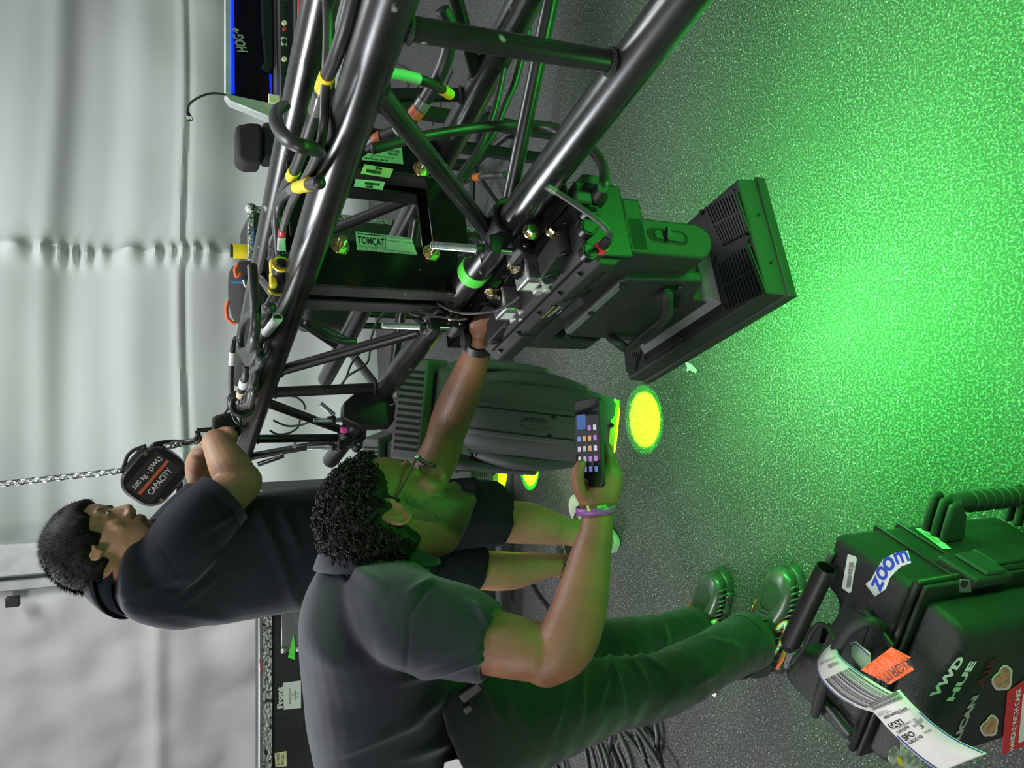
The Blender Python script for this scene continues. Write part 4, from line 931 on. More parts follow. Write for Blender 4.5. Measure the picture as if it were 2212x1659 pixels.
def wr3(p,n):
    q=p-CAM; d=q.dot(Ff); x=1106-FPX*q.dot(Uu)/d; y=829.5-FPX*q.dot(Rr)/d; f=0
    def fold(x0,y0,x1,y1,wd,amp):
        dx,dy=x1-x0,y1-y0; L=math.hypot(dx,dy); t=((x-x0)*dx+(y-y0)*dy)/L/L; s_=((x-x0)*dy-(y-y0)*dx)/L
        return amp*math.exp(-(s_/wd)**2)*math.sin(PI*min(max((t+.15)/1.3,0),1)) if -.15<t<1.15 else 0
    for a in ((370,1290,470,1200,8,.007),(400,1300,490,1230,8,.006),(440,1150,500,1110,7,.006),(250,1290,420,1240,9,.004),(560,1100,640,1300,14,.008),(600,1080,650,1200,10,.006),(350,1320,500,1340,12,.004)): f+=fold(*a)*1.4
    f-=fold(330,1160,400,1260,3,.003)
    return p+n*(f+.0035*noise.noise(p*12))
tee=remesh(b,'polo_shirt','tee',P2,.006,8,wr3)
m=MB(); a,c=W(466,1094,1.985),W(484,1077,2.002); m.tube([a,c],[.084,.082],32,1,caps=False); m.tube([c,c-(c-a)*.1],[.082,.074],32,1,caps=False); m.build('sleeve_hem','tee',tee,smooth=60)
collar(tee,W(250,1228,1.91),cv(.15,.95,-.2),cv(-.092,0,0),cv(0,-.02,.085),[(-.075,1.25,0),(-.035,1.2,0),(0,1.02,.0),(.03,.92,.0)],'tee',0,'collar_stand')
collar(tee,W(258,1228,1.91),cv(.15,.95,-.2),cv(-.10,0,0),cv(0,-.02,.092),[(.035,.90,.0),(.028,1.0,.0),(.0,1.17,.01),(-.018,1.24,.018)],'tee',0,'collar')
b=MB()
b.loft([(W(770,1165,2.27),cv(.15,0,0),cv(0,0,.18)),(W(850,1160,2.32),cv(.16,0,0),cv(0,0,.19)),(W(910,1160,2.36),cv(.15,0,0),cv(0,0,.18)),(W(950,1165,2.4),cv(.10,0,0),cv(0,0,.13))],n=28)
b.tube([W(850,1125,2.27),W(950,1112,2.36),W(1030,1110,2.43),W(1075,1112,2.47)],[.12,.115,.108,.106],26,6)
b.tube([W(850,1195,2.42),W(930,1212,2.5),W(990,1224,2.56),W(1025,1228,2.6)],[.115,.108,.1,.096],26,6)
sho=remesh(b,'shorts','shorts',P2,.007,6,wrinkle(.009,7,(0,0,1),.003))
m=MB(); p=W(985,1075,2.30); m.box(p,(.12,.14,.02),frame(p,Rr,UP).to_3x3()); m.build('cargo_pocket','shorts',sho,bevel=.01,seg=3)
shoe('shoe',Z(1338,1180,0),Z(1262,1085,0),P2,'light',1.04); shoe('shoe',Z(1290,1245,0),Z(1235,1165,0),P2,'dark',1.0)
# ================================================================== SECOND AND THIRD MOVING LIGHTS
def spotlight(name,label,top,bot,sc,Fm,floorp,parts=True):
    """rounded moving head hanging upside down; local z runs from lens (0) up to the base"""
    root=thing(name,label,'stage light',top)
    ax=(top-bot); L=ax.length; M=frame(bot,ax.cross(Fm),ax.cross(ax.cross(Fm))*-1) if 0 else None
    z=ax.normalized(); y=(Fm-z*Fm.dot(z)).normalized(); x=y.cross(z); M=Matrix.Identity(4)
    for i,a in enumerate((x,y,z)):
        for j in range(3): M[j][i]=a[j]*sc*(.84,.92,1.13)[i]
    M.translation=bot
    # head body: local y = towards the viewer side
    m=MB(M); R=[]
    for zz,w_,d_ in ((.0,.088,.088),(.012,.096,.096),(.06,.112,.112),(.12,.122,.122),(.20,.125,.125),(.28,.122,.122),(.33,.112,.112),(.345,.09,.09)): R.append(((0,0,zz),(w_,0,0),(0,d_,0)))
    m.loft(R,n=40,k=5,e=2.7); hd=m.build('head','plastics',root,smooth=50)
    m=MB(M); m.tube([(0,0,-.006),(0,0,.006)],[.090,.098],44,1); m.build('lens_rim','rim',hd,smooth=40)
    m=MB(M); m.cyl((0,0,-.008),(0,0,-.004),.07,n=36); m.build('lens','lensyel',hd)
    m=MB(M); m.cyl((-.02,.097,.004),(-.02,.104,.004),.006,n=12); m.build('rim_screw','blackhole',hd)
    # raised panel along the front with grooves
    def fr(x_,z_,o=0):   # point on the front surface (superellipse)
        zs=[.0,.012,.06,.12,.20,.28,.33,.345]; ds=[.088,.096,.112,.122,.125,.122,.112,.09]
        d=float(np.interp(z_,zs,ds)); xx=min(abs(x_)/d,.999); return V((x_,d*(1-xx**2.7)**(1/2.7)+o,z_))
    def patch(x0,x1,z0,z1,o,th,nm,mt,par,nx=8,nz=10,bev=.002):
        m=MB(M); rs=[]
        for i in range(nz+1):
            zz=z0+(z1-z0)*i/nz; top_=[fr(x0+(x1-x0)*j/nx,zz,o) for j in range(nx+1)]; b_=[p-V((0,th,0)) for p in top_[::-1]]; rs.append(top_+b_)
        m.rings(rs); return m.build(nm,mt,par,bevel=bev)
    pnl=patch(-.052,.052,.075,.335,.014,.03,'front_cover','plastics',hd,bev=.005)
    for xx in (-.034,.034): patch(xx-.0022,xx+.0022,.078,.332,.0152,.002,'cover_groove','blackhole',pnl,2,10,0)
    for xx,zz in ((.028,.135),(-.028,.13)):
        p=fr(xx,zz,.014); m=MB(M); m.cyl(p,p+V((0,.002,0)),.0055,n=14); m.build('cover_hole','blackhole',pnl)
    if parts:
        c=fr(0,.17,.0148); m=MB(M); m.tube([c+V((.018*math.cos(a),0,.032*math.sin(a))) for a in [2*PI*i/36 for i in range(36)]],.0009,6,1,closed=True)
        m.build('oval_emblem','plastic',pnl)
        p0=M@(c+V((.006,.0,-.024))); p1=M@(c+V((.006,0,.024))); nn=(M.to_3x3()@V((0,1,0))).normalized()
        text('SLATION',M@(c+V((-.006,0,.024))),M@(c+V((-.006,0,-.024))),nn,h=.011*sc,parent=pnl,mat_='plastic',off=.0008,bold=.02,shear=.3)
    for k in range(6): 
        z0=.028+k*.0065; 
        if k<5: patch(-.046,-.004,z0,z0+.003,.001,.002,'vent_slot','blackhole',hd,4,1,0); patch(.006,.046,z0,z0+.003,.001,.002,'vent_slot','blackhole',hd,4,1,0)
    # side shell bulge (viewer's left) with louvres
    m=MB(M); R=[((.105,.012,.07),(.02,0,0),(0,.05,0)),((.122,.012,.15),(.03,0,0),(0,.07,0)),((.125,.008,.23),(.032,0,0),(0,.078,0)),((.112,.0,.31),(.03,0,0),(0,.06,0)),((.10,0,.335),(.015,0,0),(0,.03,0))]
    m.loft(R,n=24,k=5,e=2.3); sd=m.build('side_shell','plastics',hd,smooth=60)
    m=MB(M); R=[((-.105,.0,.07),(.02,0,0),(0,.05,0)),((-.122,.0,.15),(.03,0,0),(0,.07,0)),((-.125,.0,.23),(.032,0,0),(0,.078,0)),((-.112,.0,.31),(.03,0,0),(0,.06,0))]
    m.loft(R,n=24,k=5,e=2.3); m.build('side_shell','plastics',hd,smooth=60)
    for i in range(6):
        m=MB(M); zc=.255+.0125*i; m.tube([(.118,.070-.004*i*.4,zc),(.138,.052-.004*i,zc+.004),(.147,.024,zc+.008)],.0028,6,3); m.build('louvre','blackhole',sd)
    # yoke + base
    m=MB(M)
    for s_ in (-1,1):
        R=[((s_*.155,0,.17),(.014,0,0),(0,.045,0)),((s_*.16,0,.26),(.018,0,0),(0,.05,0)),((s_*.155,0,.36),(.02,0,0),(0,.055,0)),((s_*.12,0,.405),(.03,0,0),(0,.06,0))]
        mm=MB(M); mm.loft(R,n=20,k=4,e=3); mm.build('yoke_arm','plastics',root,smooth=50)
    m=MB(M); m.bb((-.14,-.062,.375),(.14,.062,.42)); m.build('yoke_bridge','plastics',root,bevel=.012,seg=3)
    m=MB(M); m.bb((-.16,-.11,.43),(.16,.11,.50)); bs=m.build('base','plastics',root,bevel=.008,seg=3)
    m=MB(M)
    for i in range(13):
        zx=-.12+.02*i; mm=MB(M); mm.bb((zx,.108,.436),(zx+.008,.1125,.492)); mm.build('base_vent','blackhole',bs)
    m=MB(M)
    return root,M
l2,M2=spotlight('moving_light','black rounded moving head light with oval emblem, hanging under the middle of the truss',W(905,880,2.02),W(1326,928,1.93),1.0,cv(0,.25,-1),None)
l3,M3=spotlight('moving_light','farthest moving head light, mostly behind the dark shorts, yellow rim showing',W(845,1008,3.12),W(1082,1022,3.0),1.0,cv(-.1,.25,-1),None,False)
for Mx,fp in ((M2,Z(1395,925,0)),(M3,Z(1147,1045,0))):
    o=Mx@V((0,0,-.015)); D=(fp-o).length
    for nm,en,cc,rad,bl in (('beam_light',520,(.62,1,.0),.100,.3),('beam_fringe_light',110,(.0,1,.0),.118,.1)):
        lo=light('SPOT',nm,o,fp,en,cc,.003,angle=2*math.atan(rad/D),blend=bl); zz=(o-fp).normalized(); lo.rotation_euler=frame(o,Rr,zz.cross(Rr)).to_euler(); lo.scale=(1,.62,1)
# clamps and bracket of the second light
def bigclamp(x,y,n_,label,zt):
    p=onN(x,y,n_); r=thing('truss_clamp',label,'clamp',p)
    F3=frame(p,N,UP); m=MB(F3); m.prism([(a,b,-.02) for a,b in ((-.03,.02),(-.02,.035),(.02,.03),(.045,.0),(.05,-.05),(.045,-.10),(-.01,-.115),(-.045,-.09),(-.045,-.01))],(0,0,.04)); m.build('clamp_body','plastic',r,bevel=.004)
    m=MB(F3); m.cyl((-.012,-.03,-.03),(-.012,zt,-.03),.006,n=18)
    for i in range(14): m.torus((-.012,.055+i*.0028,-.03),(0,1,0),.0062,.0009,14,5)
    m.build('threaded_bolt','zinc',r)
    m=MB(F3)
    m.cyl((-.012,.045,-.03),(-.012,.053,-.03),.012,n=16)
    for sg in (-1,1): m.prism([(-.014,.045,-.03+sg*.008),(-.014,.055,-.03+sg*.008),(-.014,.07,-.03+sg*.026),(-.014,.06,-.03+sg*.032)],(.004,0,0))
    m.build('wing_nut','plastic',r); return r
cl=bigclamp(765,890,-.05,'black clamp with silver bolt behind the curly hair, closer of the two there',.10)
m=MB(); q=[onN(x,y,-.055) for x,y in ((790,914),(815,914),(815,929),(791,930))]; m.prism(q,-N*.001); lb=m.build('rating_label','labelg',cl)
text('50 KG',onN(803,921,-.0565),onN(813,921,-.0565),-N,h=.006,parent=lb)
clamp(1.42,label='black clamp farthest along the lower near tube')
m=MB(); p=W(872,938,1.98); m.ell(p,(cv(0,.022,0),cv(.03,0,0),cv(0,0,.015)),18,10); m.cyl(p-Ff*.012,p-Ff*.03,.012,n=16); kb=tag(m.build('latch_knob','cast',smooth=60),'silver wing knob beside the man\'s glasses on the second light','knob')
m=MB(); p=W(862,853,2.0); m.ell(p,(cv(0,.014,0),cv(.018,0,0),cv(0,0,.012)),16,8); m.cyl(p-Ff*.01,p-Ff*.022,.010,n=14); tag(m.build('latch_knob','castw',smooth=60),'pale wing knob at the base of the second light, above its vents','knob')
cable('safety_cable','thin steel safety cable looped around the clamp near the reaching hand',[W(874,652,1.5),W(882,672,1.47),W(905,682,1.45),W(950,684,1.44),W(985,690,1.43),W(1010,688,1.42)],.0028,'cableg')
cable('safety_cable','steel safety cable running from the clamp to the silver latches',[W(945,655,1.44),W(975,670,1.42),W(1010,677,1.40),W(1050,674,1.36),W(1080,668,1.31),W(1112,650,1.28),W(1122,640,1.27)],.0030,'cableg')
m=MB(); m.tube([W(967,684,1.425),W(972,690,1.42),W(985,690,1.42),W(988,682,1.425)],.003,8,3); tag(m.build('cable_crimp','gold'),'small brass crimp on the looped safety cable','crimp')
cable('safety_cable','thin wire loop on the base of the second light',[W(842,876,1.95),W(862,868,1.94),W(882,862,1.93),W(890,868,1.93),W(884,876,1.93),W(872,872,1.93),W(868,864,1.93)],.0024,'cableg')
# ================================================================== CABLES ON THE TRUSS
ct=1.283
def ZC(*pts,z=ct,dz=None): return [Z(x,y,z+(dz[i] if dz else 0)) for i,(x,y) in enumerate(pts)]
G_='cables along the truss top'
cable('power_cable','thick black cable curling over the top tube by the console corner',ZC((700,330),(672,320),(640,312),(612,292),(596,262),(600,238),(616,228),dz=[-.02,.02,.04,.05,.05,.03,0]),.009)
cable('power_cable','long black cable with yellow tag lying between the upper truss tubes',ZC((765,-20),(745,60),(722,130),(700,180),(686,225),(668,280),(652,330),(636,370),(618,400),(606,430),(600,470),(602,520),(606,555)),.0085,bands=[(.2,.26,'yellow','yellow_tag'),(.27,.33,'clear','clear_sleeve'),(.58,.64,'yellow','yellow_tag')])
cable('power_cable','grey cable beside the top tube running from the frame edge',ZC((706,-20),(708,60),(706,140),(702,210),(700,260),(690,320),(668,370),(645,410),(625,450),(610,500),(607,540),dz=[.0]*11),.006,'cableg',bands=[(.93,.96,'redc','red_band'),(.96,1,'labelw','white_sleeve')])
cable('power_cable','black cable arched beside the yellow band near the top tube',ZC((690,395),(660,400),(632,410),(612,425),(600,450),(596,480),(600,510),(604,540)),.0085,bands=[(.12,.36,'yellow','yellow_band'),(.36,.46,'clear','clear_sleeve')])
def conn(name,label,p0,p1,r,mm,rings):
    a,c=Z(*p0,ct),Z(*p1,ct); m=MB(); d=c-a
    m.tube([a,a+d*.1,a+d*.2,a+d*.8,a+d*.9,c],[r*.6,r*.8,r,r,r*.8,r*.55],20,1); o=m.build(name,'plastic',smooth=60); tag(o,label,'connector')
    for f,mt in rings: m=MB(); m.tube([a+d*f,a+d*(f+.07)],[r*1.08,r*1.05],20,1); m.build('lock_ring',mt,o,smooth=60)
    return o
conn('power_connector','round black cable connector with yellow locking rings beside the top tube',(608,566),(596,628),.014,'plastic',[(.05,'yellow'),(.88,'yellow')])
conn('power_connector','dark cable connector beside the yellow-ringed one',(598,505),(592,575),.013,'plastic',[(.35,'rubber')])
m=MB(); 
for x,y in ((590,580),(590,603)):
    p=Z(x,y,ct+.01); m=MB(); m.box(p,(.018,.03,.012),frame(p,T,N).to_3x3()); tag(m.build('release_tab','yellow',bevel=.003),'yellow release tab on the round connector, %s'%('nearer the console' if y==580 else 'nearer the men'),'tab')
cable('power_cable','black cable drooping from the connector over the truss side',ZC((596,630),(580,660),(562,690),(548,710),(540,745),(530,775)),.0085,bands=[(.35,.5,'clear','clear_sleeve')])
cable('power_cable','outermost black cable running straight past the backpack',ZC((545,575),(548,620),(552,660),(552,700),(548,735),(541,752),dz=[.05,.05,.05,.05,.05,.04]),.0085,'cable')
cable('power_cable','black cable bowed outward below the backpack',ZC((585,665),(558,672),(540,680),(527,695),(520,720),(519,750),(524,765),dz=[.03]*7),.0085)
m=MB(); q=[Z(x,y,ct+.04) for x,y in ((513,752),(532,746),(548,752),(546,770),(536,790),(527,792),(516,772))]; m.prism(q,-UP*.02); sp_=tag(m.build('cable_splitter','rubber',bevel=.005),'black rubber three-way cable splitter beside the top tube','splitter')
cable('power_cable','cable with white sleeve leaving the splitter toward the far man',ZC((532,790),(530,812),(524,835),(519,858),dz=[.03]*4),.0085,bands=[(.3,.6,'labelw','white_sleeve'),(.75,.95,'pink' if 0 else 'labelc','pink_sleeve')])
cable('data_cable','thin black cable with white label hanging outside the truss by the curtain',[W(514,730,1.9),W(506,735,1.9),W(503,755,1.9),W(500,790,1.93),W(499,830,1.97),W(502,865,2.0),W(508,880,2.02)],.0068,bands=[(.18,.36,'labelw','white_label')])
cable('power_cable','black cable with numbered white sleeve tucked against the top tube',ZC((600,688),(585,706),(573,722),(562,740),(556,770),(552,800),(546,830),(536,860),(520,878)),.0078,bands=[(.0,.22,'labelw','white_sleeve')])
text('3',Z(581,709,ct+.01),Z(585,706,ct+.01),UP,h=.006,parent=None).name='sleeve_number'
n3=[o for o in COL.objects if o.name=='sleeve_number'][0]; tag(n3,'small black number three on the white cable sleeve','number')
for i in range(5):
    cable('power_cable',['outermost','second outermost','middle','second innermost','innermost'][i]+' black cable in the loose bundle beside the top tube',ZC((560+i*5-14,760+i*4),(552+i*4-12,800),(545+i*5-16,840),(532+i*6-14,870),(518+i*5,885-i*2),dz=[.01*i,.02,.01*i,.03,.02]),.006,group='cables in the far bundle')
m=MB()
for i in range(3):
    c_=Z(516+i*4,868+i*3,ct+.02); P=[c_+(N*math.cos(a)+UP*math.sin(a))*.024+T*(.006*i) for a in [2*PI*j/20 for j in range(20)]]; mm=MB(); mm.tube(P,.0065,8,1,closed=True); tag(mm.build('cable_coil','cable',smooth=180),'loop of black cable coiled where the bundle is tied','cable loop',group='cable loops at the tie')
m=MB(); p=Z(499,874,ct+.03); m.box(p,(.022,.016,.016)); tag(m.build('tie_tab','yellow',bevel=.004),'orange-yellow tab on the tie around the cable bundle','tie')
cable('cable_tie','thin black cord hanging from the yellow-tabbed tie down to the hand',[W(490,858,2.0),W(497,870,2.0),W(500,885,2.0),W(506,905,2.02),W(518,918,2.03),W(528,922,2.05)],.0035)
cable('cable_tie','thin black cord end sticking out left of the yellow tab',[W(496,876,2.0),W(490,886,2.0),W(483,895,2.0)],.0035)
for i in range(4):
    cable('power_cable','black cable continuing along the truss behind the hand',[W(520+i*7,905,2.3),W(519+i*7,930,2.32),W(516+i*7,955,2.35),W(513+i*7,985,2.4)],.006,group='cables behind the hand')
# cables inside the truss, near end
cable('power_cable','thick black cable with orange band sweeping down inside the near truss',[W(955,20,1.02),W(972,60,1.04),W(968,110,1.06),W(950,160,1.08),W(925,205,1.1),W(898,245,1.12),W(862,280,1.14),W(820,300,1.16),W(795,318,1.18)],.0105,bands=[(.50,.56,'clear','clear_sleeve'),(.56,.62,'rust','orange_band'),(.70,.76,'labelw','white_label'),(.86,.92,'rust','orange_band')])
cable('power_cable','dark cable passing behind the orange-banded one with glowing green label',[W(835,157,1.0),W(880,165,1.03),W(925,178,1.06),W(950,190,1.1),W(972,204,1.14)],.0072,bands=[(.0,.36,'labelg','green_label'),(.80,1,'yellow','yellow_band')])
for i,(p,lab) in enumerate((([(1095,45),(1092,100),(1085,160),(1070,230),(1050,290),(1030,330),(1000,370),(985,400)],'closer of two thin black cables slanting beside the lower far tube'),([(1142,60),(1130,110),(1112,180),(1090,230),(1065,290),(1040,325),(1015,365),(1000,390)],'outer of two thin black cables slanting beside the lower far tube'))):
    cable('data_cable',lab,[W(x,y,1.28+.03*i) for x,y in p],.0062)
cable('data_cable','black cable with orange band crossing beneath the brace to the near light',[W(1092,378,1.3),W(1060,380,1.33),W(1035,382,1.36),W(1015,386,1.4),W(990,400,1.44),W(968,430,1.5),W(950,460,1.55),W(945,478,1.58)],.0062,'cableg',bands=[(.22,.30,'orange','orange_band'),(.62,.70,'orange','orange_band')])
cable('data_cable','thick black cable passing under the joint plates beside the lower tube',[W(965,408,1.5),W(955,435,1.52),W(940,455,1.55),W(915,475,1.6)],.009)
for i,P in enumerate(([(755,580+60),(790,655),(785,665)],)): pass
cable('data_cable','black cable with a yellow collar hanging behind the joint',[W(690,640,1.75),W(730,645,1.75),W(765,655,1.75),W(785,665,1.75)],.0075,bands=[(.88,1,'yellow','yellow_collar')])
cable('data_cable','dark cable sagging in the truss beyond the joint, upper one',[W(660,695,1.75),W(690,718,1.78),W(730,735,1.8),W(770,738,1.82)],.008)
cable('data_cable','dark cable sagging in the truss beyond the joint, lower one',[W(665,700,1.85),W(700,712,1.88),W(740,730,1.9),W(760,745,1.92)],.008)
cable('data_cable','thin wire looping down beside the lower rear tube to the flat brace',[W(812,738,2.0),W(800,755,2.0),W(795,780,2.0),W(780,795,2.0),W(752,812,2.0),W(738,830,2.02),W(726,838,2.03)],.0032)
cable('data_cable','thin wire running along the rear lower tube with yellow tint',[W(842,648,2.0),W(830,675,2.0),W(812,700,2.0),W(795,745,2.0),W(770,770,2.0),W(757,790,2.0),W(748,815,2.0)],.0032)
for k,P in enumerate(([(590,908),(620,920),(650,918),(668,912),(690,910)],[(583,930),(600,938),(625,935),(645,920),(648,895)],[(625,855),(640,858),(655,870),(660,885)])):
    cable('data_cable',['thin pale wire arching through the far truss to a silver clip','dark wire loop hanging in the far truss','short grey wire in the far truss by the brace'][k],[W(x,y,2.25) for x,y in P],.0032,'cableg')
for k,(a,c,lab) in enumerate((((645,838),(662,850),'upper'),((693,872),(722,896),'lower'))):
    m=MB(); m.cyl(W(*a,2.2),W(*c,2.2),.007,n=14); tag(m.build('chrome_rod','chrome'),'short chrome rod in the far truss, %s of two'%lab,'rod')
m=MB(); m.cyl(W(680,912,2.2),W(708,913,2.2),.007,n=14); tag(m.build('turnbuckle','zinc'),'silver threaded sleeve on the wire in the far truss','fitting')
m=MB(); m.cyl(W(558,1003,2.35),W(612,984,2.35),.008,n=14); tag(m.build('chrome_rod','chrome'),'long chrome rod beside the far end of the truss','rod')
m=MB(); p=W(632,962,2.35); m.cyl(p,W(638,958,2.35),.012,n=12); tag(m.build('white_cap','white'),'small white plug near the far end of the truss','plug')
m=MB(); q=W(743,929,1.98); m.box(q,(.016,.016,.018)); tag(m.build('tape_tab','pink',bevel=.003),'bright pink tape tab above the curly hair','tape')
# thin wires on the floor behind the near truss
for k,P in enumerate(([(850,135),(880,150),(905,170),(915,190)],[(872,230),(878,190),(895,178),(905,195),(898,212),(880,212),(872,200)],[(930,240),(935,270)],[(950,240),(954,205),(965,180),(978,150)],[(880,180),(886,205),(893,235)])):
    cable('floor_wire','thin black wire lying in loops on the dark floor behind the near truss',[Z(x,y,.004) for x,y in P],.006,group='wires on the far floor')
# ================================================================== BACKGROUND EQUIPMENT
# lighting console on a table
def poly(name,mat_,pts,th,par=None,bevel=.003): m=MB(); m.prism(pts,th); return m.build(name,mat_,par,bevel=bevel)
cY=2.62; K=lambda x,y,dy=0:AY(x,y,cY+dy)
cons=thing('lighting_console','grey-edged lighting console with blue light strips and monitor','console',K(600,100))
poly('screen_housing','polealu',[K(486,-60),K(486,205),K(499,222),K(612,258),K(620,255),K(612,-60)],V((0,.05,0)),cons)
poly('screen_glass','screenblk',[K(500,-60,-.002),K(500,208,-.002),K(590,238,-.002),K(590,-60,-.002)],V((0,.006,0)),cons,0)
poly('light_strip','bluelit',[K(500,-60,-.006),K(500,200,-.006),K(507,203,-.006),K(505,-60,-.006)],V((0,.004,0)),cons,0)
poly('light_strip','bluelit',[K(582,160,-.006),K(585,232,-.006),K(589,232,-.006),K(586,160,-.006)],V((0,.004,0)),cons,0)
poly('light_strip','bluelit',[K(598,-60,-.03),K(604,190,-.03),K(606,190,-.03),K(600,-60,-.03)],V((0,.004,0)),cons,0)
tt=text('HOG',K(536,113,-.008),K(524,72,-.008),V((0,-1,0)),h=.034,parent=cons,mat_='dimgrey',bold=.04,shear=.25); text('4',K(519,72,-.008),K(513,58,-.008),V((0,-1,0)),h=.022,parent=cons,mat_='dimgrey',bold=.03,shear=.25)
poly('control_deck','casepanel',[K(602,-60,-.08),K(606,215,-.08),K(634,225,-.08),K(634,-60,-.08)],V((0,.09,0)),cons)
poly('end_cheek','polealu',[K(488,205,-.05),K(497,218,-.05),K(606,262,-.05),K(650,240,-.05),K(640,214,-.05),K(600,225,-.05),K(500,205,-.03)],V((0,.06,0)),cons)
poly('cloth_cover','shorts',[K(562,-60,-.02),K(566,60,-.02),K(572,130,-.02),K(564,146,-.02),K(585,155,-.02),K(592,140,-.02),K(590,-60,-.02)],V((0,.03,0)),cons,.006)
for i in range(14):
    p=K(614,12+i*13,-.085); m=MB(); m.cyl(p,p-V((0,.008,0)),.006 if i%3 else .008,n=14); m.build('control_knob','labelc' if i in (3,9) else ('redc' if i==4 else 'plastic'),cons)
m=MB(); p=K(614,90,-.083); m.box(p,(.026,.004,.018)); m.build('white_button','labelw',cons)
cable('gooseneck_lamp','thin black gooseneck lamp arching up off the console corner',[K(492,207,-.03),K(478,203,-.03),K(455,202,-.04),K(430,210,-.05),K(410,224,-.05),K(404,240,-.05)],.0036)
gn=[o for o in COL.objects if o.name=='gooseneck_lamp'][0]; gn['category']='lamp'
m=MB(); a=K(404,242,-.05);c=K(411,260,-.05); m.tube([a,a.lerp(c,.4),c],[.006,.009,.010],14,2); m.build('lamp_head','plastic',gn,smooth=60); m=MB(); m.box(a.lerp(c,.8)-V((0,.01,0)),(.008,.004,.014)); m.build('led','labelw',gn)
m=MB(); p=K(595,215,-.06); m.box(p,(.03,.012,.045)); tag(m.build('tape_roll','labelc',bevel=.003),'small tan packet lying on the console end','packet')
# table under the console
m=MB(); a=K(634,-60,0); m.bb((a.x+.25,cY-.22,.98),(K(634,258).x-.02,cY+.2,K(634,150).z-.012)); tb=thing('table','dark table carrying the lighting console','table',V((a.x,cY,0)));m.build('table_top','aluedge' if 0 else 'casepanel',tb,bevel=.004)
x0=K(634,258).x
for dx in (.04,1.2):
    for dy in (-.16,.14):
        m=MB(); m.bb((x0+dx-.02,cY+dy,0),(x0+dx+.02,cY+dy+.04,.98)); m.build('leg','plastic',tb)
# rest of the gear seen through the near truss: red-edged case lid
poly_=[K(636,-60,-.3),K(640,90,-.3),K(648,90,-.3),K(646,-60,-.3)]
m=MB(); m.prism([AY(646,-60,2.2),AY(655,-60,2.2),AY(650,30,2.2),AY(644,40,2.2)],V((0,.02,0))); tag(m.build('red_strap','redc',bevel=.002),'red strip beside the console edge at the frame top','strap')
# chair
ch=thing('chair','black padded chair back standing between console and backpack','chair',V((K(600,310).x,3.3,0)))
cY2=3.3; Q=lambda x,y,dy=0:AY(x,y,cY2+dy)
def pad(nm,px,dy,th,par):
    m=MB(); m.prism([Q(x,y,dy) for x,y in px],V((0,th,0))); return m.build(nm,'chair',par,bevel=.02,seg=4)
pad('backrest',((510,275),(514,268),(540,264),(566,266),(568,300),(566,352),(530,353),(512,340)),0,.16,ch)
pad('side_pad',((566,262),(600,262),(604,300),(600,345),(568,348)),.03,.12,ch)
m=MB(); c=Q(600,305,.08); m.cyl((c.x,c.y,c.z),(c.x,c.y,.12),.03,n=16); m.build('post','plastic',ch)
for i in range(5):
    a=2*PI*i/5; m=MB(); m.tube([(c.x,c.y,.12),(c.x+.15*math.cos(a),c.y+.15*math.sin(a),.09),(c.x+.28*math.cos(a),c.y+.28*math.sin(a),.05)],.016,8,2); l_=m.build('leg','plastic',ch)
    m=MB(); m.cyl((c.x+.28*math.cos(a)-.01,c.y+.28*math.sin(a),.03),(c.x+.28*math.cos(a)+.02,c.y+.28*math.sin(a),.03),.03,n=16); m.build('castor','rubber',l_)
# flight case behind, with yellow can and backpack in front
cY3=3.55; Q=lambda x,y,dy=0:AY(x,y,cY3+dy)
fc=thing('flight_case','grey-edged black flight case standing behind the backpack','case',V((Q(700,520).x,cY3+.3,0)))
a=Q(542,452); c=Q(542,640)
m=MB(); m.bb((c.x,cY3,.02),(a.x,cY3+.6,a.z)); m.build('body','casepanel',fc,bevel=.004)
for p0,p1 in (((c.x,cY3,a.z),(a.x,cY3,a.z)),((a.x,cY3,.02),(a.x,cY3,a.z)),((c.x,cY3,.02),(c.x,cY3,a.z))):
    m=MB(); m.bb((min(p0[0],p1[0])-.014,cY3-.012,min(p0[2],p1[2])-.014),(max(p0[0],p1[0])+.014,cY3+.02,max(p0[2],p1[2])+.014)); m.build('edge_trim','aluedge',fc,bevel=.004)
m=MB(); m.sph((a.x,cY3,a.z),.028); m.build('ball_corner','aluedge',fc)
text('case 04',Q(551,535,-.02),Q(551,492,-.02),V((0,-1,0)),h=.02,parent=fc,mat_='blue').name='handwriting'
cY4=3.64; Q=lambda x,y,dy=0:AY(x,y,cY4+dy)
m=MB(); a=Q(498,542);c=Q(540,544); m.tube([a,a.lerp(c,.12),a.lerp(c,.13),c],[.028,.03,.034,.034],24,1); cn_=tag(m.build('spray_can','yellow',smooth=50),'yellow spray can standing on the flight case above the backpack','can'); m=MB(); m.cyl(a-(c-a)*.02,a+(c-a)*.12,.031,n=24); m.build('cap','rubber',cn_)
cY5=3.43; Q=lambda x,y,dy=0:AY(x,y,cY5+dy)
bp=thing('backpack','black backpack with red piping hanging beside the truss cables','backpack',Q(540,640))
m=MB(); R=[]
for y,xc,hw_,dd in ((566,522,16,.04),(585,516,26,.09),(620,520,32,.12),(660,528,36,.13),(690,535,34,.12),(708,542,22,.08)): 
    c=Q(xc+14,y); R.append((c,cv(0,hw_*1.35*3.1/1600*1.0,0),V((0,dd*.9,0))))
m.loft(R,n=24,k=5,e=2.6); bd=m.build('body','bag',bp,smooth=180)
for pts in ([(493,650),(489,668),(492,690)],[(515,570),(508,582),(512,598),(520,590)],[(492,688),(500,696),(510,698)]):
    m=MB(); m.tube([Q(x,y,-.10) for x,y in pts],.008,8,4); m.build('piping','baglit',bd,smooth=180)
